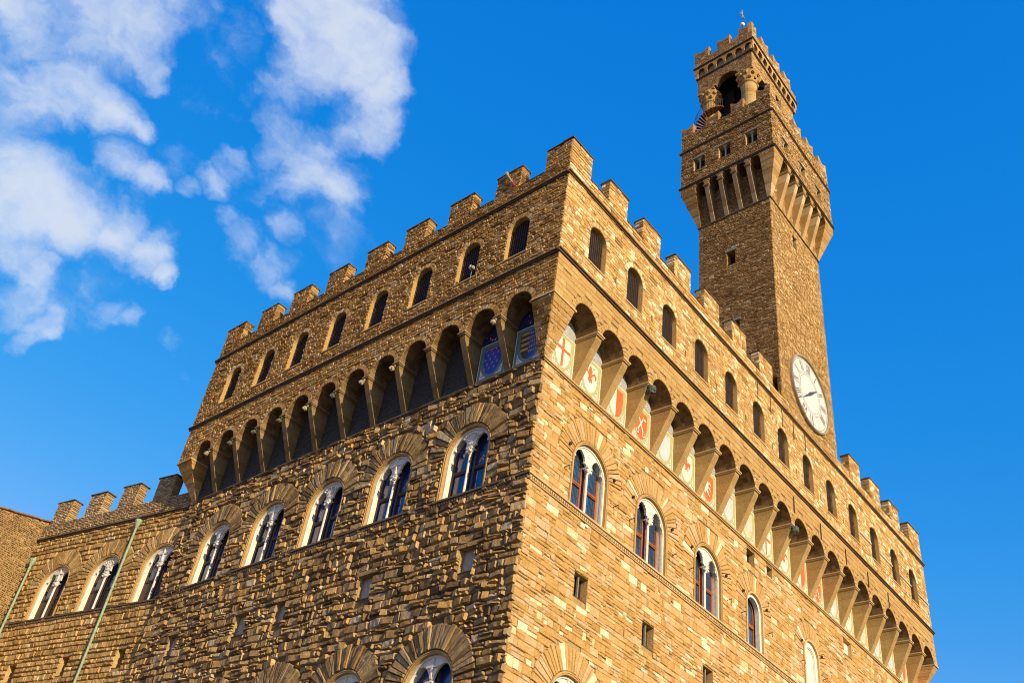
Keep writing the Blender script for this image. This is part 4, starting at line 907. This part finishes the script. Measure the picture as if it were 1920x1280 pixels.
# belfry: four thick columns, arches, small upper gallery
A0, A1, B0, B1 = .10, 7.78, .93, 6.2; BZ = 76.4
cols = [(A0+.84, B0+.80), (A0+.84, B1-.80), (A1-.84, B0+.80), (A1-.84, B1-.80)]
for i, (a, b) in enumerate(cols):
    mb = MB(); z = 66.3; rg = random.Random(i)
    while z < 72.9:
        h = rg.uniform(.32, .5); h = min(h, 72.95-z)
        mb.lathe([(.66, z+.004), (.672, z+.03), (.672, z+h-.03), (.66, z+h-.004)], a, b, M_F, 20, rg.uniform(.1, .9)); z += h
    cp = MB(); cp.lathe([(.70, 72.9), (.76, 72.98), (.70, 73.06), (.72, 73.3), (.86, 73.8), (.98, 74.12), (1.0, 74.2)], a, b, M_F, 20, .4)
    cp.box(a-.84, a+.82, b-.80, b+.82, 74.2, 74.42, M_F, .3)
    for k in range(10):
        t = 2*math.pi*k/10
        cp.blob((a+.80*math.cos(t), b+.80*math.sin(t), 73.45), .13, M_F, (1, 1, 1.5), .2); cp.blob((a+.92*math.cos(t+.3), b+.92*math.sin(t+.3), 73.9), .15, M_F, (1, 1, 1.2), .25)
    cl = part('belfry_column', mb, TP, tower, (a, b, 66.3)); part('capital', cp, TP, cl, (a, b, 73))
FBL = Frame(TP.pt(A0, 0), U, N); FBR = Frame(T0+U*B0, X, -Y)
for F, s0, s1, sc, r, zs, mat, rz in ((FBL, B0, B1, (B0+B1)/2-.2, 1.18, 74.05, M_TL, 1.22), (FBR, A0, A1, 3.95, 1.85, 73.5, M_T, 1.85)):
    mb = MB(); zb = 74.42
    a = [(sc+r*math.cos(math.pi*i/16), zs+rz*math.sin(math.pi*i/16)) for i in range(17)]
    a = [p for p in a if p[1] > zb]
    poly = [(s0, zb)]+[(a[-1][0]-.03, zb)]+a[::-1]+[(a[0][0]+.03, zb), (s1, zb), (s1, BZ+1.3), (s0, BZ+1.3)]
    vs, ts = tri(poly, []); mb.add([(x, 0, z) for x, z in vs], ts, M_MORT); mb.add([(x, -.55, z) for x, z in vs], ts, M_DARK)
    for (x0, z0), (x1, z1) in zip(a, a[1:]): mb.add([(x0, 0, z0), (x1, 0, z1), (x1, -.55, z1), (x0, -.55, z0)], [(0, 1, 2, 3)], M_SOF, random.uniform(.2, .8))
    mb.add([(s0, 0, zb), (a[-1][0], 0, zb), (a[-1][0], -.9, zb), (s0, -.9, zb)], [(0, 1, 2, 3)], M_SOF); mb.add([(s1, 0, zb), (a[0][0], 0, zb), (a[0][0], -.9, zb), (s1, -.9, zb)], [(0, 1, 2, 3)], M_SOF)
    stones(mb, s0, s1, zb, BZ, (.15, .26), (.22, .5), [op_arch(sc, r, zs-1, zs, rz)], mat, (.008, .03), .008, int(s1*10), pale=.06)
    part('belfry_wall', mb, F, tower, ((s0+s1)/2, 0, zb))
# pier right of the front arch, bell chamber behind, its darkness put into near-black walls
mb = MB(); mb.box(5.9, A1-.01, B0+.02, B0+.9, 66.3, 74.42, M_T); stones(mb, 5.9, A1, 66.3, 74.4, (.18, .3), (.25, .55), [], M_T, (.01, .03), .01, 888, xf=lambda s, o, z: (s, B0+.02-o, z)); part('belfry_pier', mb, TP, tower, (7, B0, 66.3))
mb = MB(); mb.box(A1-.3, A1-.02, B0+1.0, B1-.35, 66.3, 77, M_DARK); mb.box(A0+1.6, A1-.31, B1-.3, B1-.02, 66.3, 77, M_DARK); mb.box(A0+.9, A1-.32, B0+.95, B1-.31, 76, 76.2, M_DARK); mb.box(A0+1.7, A0+1.8, B1-2.6, B1-.32, 66.3, 75.98, M_DARK)
mb.box(A0+2.3, A0+2.4, B0+1.8, B1-2.61, 66.3, 75.98, M_DARK)
part('bell_chamber', mb, TP, tower, (4, 3, 66.3))
C0, C1, D0, D1 = -.2, 8.05, .66, 6.36; BO = .28
FCL = Frame(TP.pt(A0, 0), U, N); FCR = Frame(T0+U*B0, X, -Y)
for F, s0, s1, n, pitch, st, mat, fi in ((FCL, D0, D1, 6, .915, 1.13, M_TL, 0), (FCR, C0, C1, 9, .885, .36, M_T, 1)):
    cs = [st+pitch*i for i in range(n)]; ps = [c+pitch/2 for c in cs[:-1]]; hw = .34; zs = 77.02; zt = 77.72
    poly = [(s0, zs-.05)]
    for c in cs: poly += [(c-hw, zs-.05)]+[(c+hw*math.cos(math.pi*i/10), zs+hw*1.15*math.sin(math.pi*i/10)) for i in range(10, -1, -1)]+[(c+hw, zs-.05)]
    poly += [(s1, zs-.05), (s1, 78.76), (s0, 78.76)]
    mb = MB(); vs, ts = tri(poly, []); mb.add([(x, BO, z) for x, z in vs], ts, mat, .6)
    for c in cs:
        a = [(c+hw*math.cos(math.pi*i/10), zs+hw*1.15*math.sin(math.pi*i/10)) for i in range(11)]
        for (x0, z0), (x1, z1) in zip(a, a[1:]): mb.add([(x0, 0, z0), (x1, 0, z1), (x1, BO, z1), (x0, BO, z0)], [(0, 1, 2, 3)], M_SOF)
    stones(mb, s0, s1, zt+.02, 78.74, (.15, .24), (.2, .45), [], mat, (.008, .03), .008, 950+fi, o0=BO, pale=.08); mb.box(s0, s1, BO-.45, BO-.40, zt, 78.74, mat); mb.box(s0, s1, BO-.45, BO-.005, 78.72, 78.758, mat)
    part('upper_gallery_wall', mb, F, tower, ((s0+s1)/2, BO, zs))
    base = None
    for p in [s0+.12]+ps+[s1-.12]:
        mb = MB(); mb.prism([(-.02, 76.5), (.05, 76.5), (BO+.0, 76.95), (BO, zs-.04), (-.02, zs-.04)], 's', p-.11, p+.11, M_C, .5); part('upper_corbel', mb, F, tower, (p, 0, 76.5))
    mb = MB(); slab(mb, s0+.05, s1-.05, -.02, .14, 76.5, .14, M_CORN); part('ledge', mb, F, tower, ((s0+s1)/2, 0, 76.4)); mb = MB(); slab(mb, s0-.1, s1+.1, BO-.02, BO+.12, zt+.05, .13, M_CORN); part('cornice', mb, F, tower, ((s0+s1)/2, BO, zt))
swallow(FCL, [(D0, 1.92), (2.85, 4.08), (4.95, D1)], 78.74, 1.45, BO, M_TL, tower, .4); swallow(FCR, [(C0, .62), (1.62, 2.85), (3.8, 5.0), (5.9, 7.1)], 78.74, 1.4, BO, M_T, tower, .4)
mb = MB(); mb.box(C1-.3, C1-.02, D0+.1, D1, 76.4, 78.7, M_T); mb.box(C0+.1, C1-.35, D1-.3, D1-.02, 76.4, 78.7, M_T); part('rear_wall', mb, TP, tower, (4, 6, 77))
mb = MB(); mb.add([(.6, 1.4, 78.5), (7.2, 1.4, 78.5), (7.2, 5.7, 78.5), (.6, 5.7, 78.5), (3.9, 3.55, 86.6)], [(0, 1, 4), (1, 2, 4), (2, 3, 4), (3, 0, 4), (0, 1, 2, 3)], M_TILE); part('spire_roof', mb, TP, tower, (3.9, 3.5, 78.5))
# spiral stair round the far column
mb = MB(); ca, cb_ = A0+.84, B1-.8; ns = 20
for i in range(ns):
    t0 = -math.pi*.55-i*.17+math.pi; t0 = math.pi*1.42-i*.155; z = 71.8-i*.14+(-.0 if i < 6 else -.02*(i-6))
    dt = .11; r0, r1 = .68, 1.42
    q = [(ca+r*math.cos(t), cb_+r*math.sin(t)) for r, t in ((r0, t0-dt), (r1, t0-dt*.7), (r1, t0+dt*.7), (r0, t0+dt))]
    q = [(ca-(x-ca)*-1, y) for x, y in q]
    mb.prism(q, 'z', z-.07, z, M_WOODD if i % 2 else M_WOOD, .5)
    mb.tube([(ca+1.36*math.cos(t0), cb_+1.36*math.sin(t0), z), (ca+1.40*math.cos(t0), cb_+1.40*math.sin(t0), z+.95)], .018, M_IRON, 5)
hp = [(ca+1.40*math.cos(math.pi*1.42-i*.155), cb_+1.40*math.sin(math.pi*1.42-i*.155), 71.8-i*.14+(-.0 if i < 6 else -.02*(i-6))+.95) for i in range(ns)]
mb.tube(hp, .025, M_IRON, 5); part('spiral_stair', mb, TP, tower, (ca, cb_, 69))
# ---- weather vane
vp = TP.pt(3.9, 3.55, 86.5); vane = thing('weather_vane', tuple(vp), 'small pale weather vane with a ball and lily on the very top of the tower', 'weather vane')
FV = Frame(vp, X, -Y)
mb = MB(); mb.tube([(0, 0, -.2), (0, 0, 3.2)], .045, M_IRON, 6); part('pole', mb, FV, vane)
mb = MB(); mb.blob((0, 0, .95), .22, M_WHP, jag=0, n=12, k=8); part('ball', mb, FV, vane, (0, 0, .95))
mb = MB(); mb.prism([(-.05, 2.1), (.05, 2.1), (.10, 2.5), (.34, 2.35), (.38, 2.62), (.18, 2.72), (.08, 2.7), (.12, 3.05), (0, 3.5), (-.12, 3.05), (-.08, 2.7), (-.18, 2.72), (-.38, 2.62), (-.34, 2.35), (-.10, 2.5)], 'o', -.04, .04, M_GOLD); part('lily', mb, FV, vane, (0, 0, 2.6))
# ---- clock
CX, CZ, CRAD = 4.02, 42.43, 2.74
ck = thing('wall_clock', tuple(TR.pt(CX, 0, CZ)), 'round white clock dial with Roman numerals high on the sunlit tower wall', 'clock')
FC = Frame(TR.pt(CX, 0, CZ), X, -Y); nC = 64
def annulus(mb, r0, r1, o0, o1, m):
    vs = []; 
    for r, o in ((r0, o1), (r1, o1), (r1, o0), (r0, o0)): vs += [(r*math.cos(2*math.pi*i/nC), o, r*math.sin(2*math.pi*i/nC)) for i in range(nC)]
    mb.add(vs, [(k*nC+i, k*nC+(i+1) % nC, ((k+1) % 4)*nC+(i+1) % nC, ((k+1) % 4)*nC+i) for k in range(4) for i in range(nC)], m)
mb = MB(); annulus(mb, 2.60, CRAD, -.05, .20, M_RIM); annulus(mb, 2.65, 2.69, .20, .23, M_RIM); part('rim', mb, FC, ck)
mb = MB(); mb.flat([(2.62*math.cos(2*math.pi*i/nC), 2.62*math.sin(2*math.pi*i/nC)) for i in range(nC)], .10, M_FACE); part('dial', mb, FC, ck)
mb = MB()
for r0, w in ((1.36, .03), (1.54, .03), (2.46, .035)): annulus(mb, r0, r0+w, .101, .106, M_BLACK)
def numeral(txt, ang):
    sizes = {'I': .14, 'V': .34, 'X': .34}; tot = sum(sizes[c] for c in txt); x = -tot/2; h = .34; rc_ = 2.0; wd = .024
    ex, ez = math.cos(ang), -math.sin(ang); ux, uz = math.sin(ang), math.cos(ang)
    def B(x0, y0, x1, y1, w):
        dx, dy = x1-x0, y1-y0; q = math.hypot(dx, dy); nx, ny = -dy/q*w, dx/q*w
        pts = [(x0+nx, y0+ny), (x1+nx, y1+ny), (x1-nx, y1-ny), (x0-nx, y0-ny)]
        mb.flat([(a*ex+(rc_+b)*ux, a*ez+(rc_+b)*uz) for a, b in pts], .105+.001*random.random(), M_BLACK)
    for c in txt:
        w = sizes[c]; m = x+w/2
        if c == 'I': B(m, -h, m, h, .038)
        elif c == 'V': B(m-.13, h, m, -h, .045); B(m+.13, h, m, -h, .025)
        else: B(m-.13, h, m+.13, -h, .045); B(m+.13, h, m-.13, -h, .025)
        for zz in (-h, h): 
            if not (c == 'V' and zz < 0): B(m-w*.36, zz, m+w*.36, zz, .010)
        x += w
for i, t in enumerate(['XII', 'I', 'II', 'III', 'IIII', 'V', 'VI', 'VII', 'VIII', 'IX', 'X', 'XI']): numeral(t, 2*math.pi*i/12)
part('numerals', mb, FC, ck)
mb = MB(); a = 2*math.pi*5/12; ex, ez = math.cos(a), -math.sin(a); ux, uz = math.sin(a), math.cos(a); mb.flat([(p*ex+q*ux, p*ez+q*uz) for p, q in ((-.16, 1.6), (.16, 1.6), (.16, 2.36), (-.16, 2.36))], .112, M_GREYP); part('hatch', mb, FC, ck)
mb = MB(); a = math.atan2(1.75, 2.14)
def rotp(p, q): return (p*math.cos(a)-q*math.sin(a), p*math.sin(a)+q*math.cos(a))
pr = [(-1.45, 0), (-1.2, .07), (-1.0, .02), (-.75, .14), (-.6, .04), (-.35, .10), (-.2, .22), (0, .12), (.2, .24), (.35, .08), (.6, .16), (.75, .04), (1.0, .10), (1.35, .03), (1.5, 0)]
prof = pr+[(p, -q*.8) for p, q in pr[-2:0:-1]]
mb.plate([rotp(p, q*.62) for p, q in prof], [], .14, .17, M_BLACK); part('hand', mb, FC, ck)

# ================================================================== WING
wing = thing('palace_wing', tuple(W0+np.array((0, 0, GROUND))), 'lower battlemented stone wing adjoining the palace at left, with three white arched windows', 'wing')
WWIN = [(1.30, 'cross'), (5.92, 'foliage'), (10.42, 'cross')]; WSM = [(1.25, 1.98, 19.25, 20.3), (5.85, 6.55, 19.2, 20.28), (10.4, 11.2, 19.18, 20.2)]; WL = 14.1
mb = MB(); holes = [arch_poly(c, HW, ZS, ZSP) for c, _ in WWIN]+[[(a, z0), (b, z0), (b, z1), (a, z1)] for a, b, z0, z1 in WSM]
ops = [op_arch(c, HW, ZS, ZSP) for c, _ in WWIN]+[op_rect(*q) for q in WSM]
for c, _ in WWIN:
    ring(mb, c, ZSP, HW+.01, 2.35, 25, M_WG, (.03, .09), .02, int(c*77), jag=.05); ops.append(lambda za, zb, f=op_arch(c, 2.37, ZSP, ZSP): f(za, zb) if za > ZSP-.15 else None)
vs, ts = tri([(-.3, GROUND), (WL, GROUND), (WL, 29.75), (-.3, 29.75)], holes); mb.add([(a, -.04, b) for a, b in vs], ts, M_MORT)
for h in holes[:3]: mb.prism(h, 'o', -.12, 0, M_WG, .6, caps=False)
for h in holes[3:]: mb.prism(h, 'o', -.5, 0, M_WG, .75, caps=False); mb.flat(h, -.5, M_DARK)
stones(mb, 0, WL, 16.5, 28.5, (.22, .42), (.3, .95), ops, M_WG, (.02, .10), .025, 91, pale=.05, tilt=.07, joint=.022); stones(mb, 0, WL, GROUND, 16.5, (.6, .7), (1., 1.8), [], M_WG, (.03, .06), 0, 92)
stones(mb, 0, WL, 28.68, 29.76, (.09, .16), (.14, .36), [], M_PAR, (.012, .05), .012, 93, pale=.1, tone=(0, .95)); mb.box(0, WL, -.5, -.46, 28, 29.75, M_RUB); mb.box(0, WL, -.5, 0, 29.70, 29.745, M_RUB)
mb.box(0, WL, -8, -7.8, GROUND, 29, M_WG)
part('wall', mb, FW, wing, (7, 0, 22))
for c, k in WWIN: big_window(FW, wing, c, k, 'dark', shutters=True, depth=.15)
mb = MB(); mb.box(0, WL, -.02, .13, ZS-.09, ZS, M_CORN); mb.box(0, WL, -.02, .07, ZS-.13, ZS-.092, M_CORN); mb.box(0, WL, -.02, .05, ZS-.30, ZS-.245, M_CORN)
for i in range(int(WL/.15)): mb.box(i*.15, i*.15+.085, -.02, .085, ZS-.242, ZS-.133, M_CORN)
part('sill_course', mb, FW, wing, (7, 0, ZS))
mb = MB(); slab(mb, 0, WL, -.02, .16, 28.68, .16, M_CORN); part('cornice', mb, FW, wing, (7, 0, 28.6))
for i, (a, b) in enumerate([(2.62, 4.1), (5.78, 7.3), (8.92, 10.4), (12.1, 13.66)]):
    m_ = merlon_mb(b-a, 29.76, 31.28, M_PAR, 600+i*5, (.09, .16), (.14, .36), (.012, .05), .1, th=.6, tone=(0, .9), rough=.01); m_.v = [(s+a, o, z) for s, o, z in m_.v]; me = part('merlon', m_, FW, wing, (a, 0, 29.76))
    cp = MB(); cp.box(a-.08, b+.08, -.68, .08, 31.282, 31.34, M_CORN, .3); part('coping', cp, FW, me, (a, 0, 31.28))
# ---- drainpipes
def pipe(t, ztop, label):
    r0 = FW.pt(t, .17, GROUND); th_ = thing('drainpipe', tuple(r0), label, 'drainpipe', 'green copper drainpipes on the wing')
    mb = MB(); mb.tube([(t, .17, GROUND), (t, .17, ztop-.35)], .07, M_COPP, 10); 
    for z in (15, 18, 21, 24, 26.5): mb.tube([(t, .17, z), (t, .17, z+.1)], .085, M_COPP, 10)
    part('pipe', mb, FW, th_, (t, .17, GROUND))
    mb = MB(); mb.lathe([(.085, ztop-.5), (.10, ztop-.42), (.2, ztop-.12), (.21, ztop), (.0, ztop)], t, .17, M_COPP, 10); part('hopper', mb, FW, th_, (t, .17, ztop))
pipe(4.33, 28.40, 'pale green copper drainpipe running down between the two right-hand windows of the wing')
pipe(13.42, 27.2, 'pale green copper drainpipe in the shaded corner where the wing meets the rubble house')
# ================================================================== HOUSE at the far left
house = thing('rubble_house', tuple(FS.pt(3, 0, GROUND)), 'rubble-walled house with a sloping tiled edge, cut off by the left border beside the wing', 'house')
mb = MB(); HS = 9.0; zt = lambda s: 30.05-.245*s
mb.add([(-.4, -.0, GROUND), (HS, 0, GROUND), (HS, 0, zt(HS)), (-.4, 0, zt(-.4))], [(0, 1, 2, 3)], M_MORT)
mb.add([(-.4, -8, GROUND), (HS, -8, GROUND), (HS, -8, zt(HS)), (-.4, -8, zt(-.4))], [(0, 1, 2, 3)], M_RUB); mb.add([(HS, 0, GROUND), (HS, -8, GROUND), (HS, -8, zt(HS)), (HS, 0, zt(HS))], [(0, 1, 2, 3)], M_RUB)
def clip_top(za, zb):
    s = (30.05-zb)/.245
    return (s, 99) if s < HS else None
stones(mb, 0, HS, 17, 30.0, (.08, .15), (.12, .34), [clip_top], M_RUB, (.01, .05), .014, 97, pale=.12, tone=(0, .95)); part('wall', mb, FS, house, (3, 0, 20))
mb = MB(); L_ = 30
for i in range(L_):
    a, b = -.3+i*(HS+.3)/L_, -.3+(i+1)*(HS+.3)/L_; e = random.uniform(-.015, .02)
    mb.prism([(a, zt(a)+.0+e), (b-.01, zt(b)+e), (b-.01, zt(b)+.09+e), (a, zt(a)+.09+e)], 'o', -.5, .11+random.uniform(0, .04), M_TILE, .5)
mb.add([(-.4, -8, zt(-.4)+.05), (HS, -8, zt(HS)+.05), (HS, 0, zt(HS)+.05), (-.4, 0, zt(-.4)+.05)], [(0, 1, 2, 3)], M_TILE); part('roof', mb, FS, house, (3, 0, 30))

# ================================================================== SMALL THINGS
pl = thing('striped_pole', tuple(FL.pt(3.3, G-.2, ZCR)), 'slim red and white pole leaning on the merlon next to the tall corner merlon', 'pole')
mb = MB(); p0, p1 = Vector((2.25, G+.10, ZCR+.05)), Vector((2.95, G+.14, ZM-.25)); n = 6
for i in range(n): mb.tube([tuple(p0+(p1-p0)*(i/n)), tuple(p0+(p1-p0)*((i+1)/n-.001))], .055, M_REDP if i < 2 else M_PAL, 6)
part('shaft', mb, FL, pl, (2.6, G, ZCR)); mb = MB(); mb.blob((2.97, G+.16, ZM-.2), .12, M_PAL, jag=.1); part('knob', mb, FL, pl, (2.97, G, ZM))
sp = thing('floodlight', tuple(FL.pt(4.35, G+.02, 34.6)), 'small pale floodlight on a stand in a barred gallery window, second from the corner', 'floodlight')
mb = MB(); mb.tube([(4.5, G-.1, 34.6), (4.5, G-.1, 35.2)], .03, M_WHP, 6); part('stand', mb, FL, sp, (4.4, G, 34.6)); mb = MB(); mb.blob((4.38, G+.02, 35.25), .15, M_WHP, (1, 1.2, .8), .1); mb.box(4.2, 4.34, G+.0, G+.2, 35.05, 35.2, M_PLAS); part('lamp_head', mb, FL, sp, (4.4, G, 35.2))
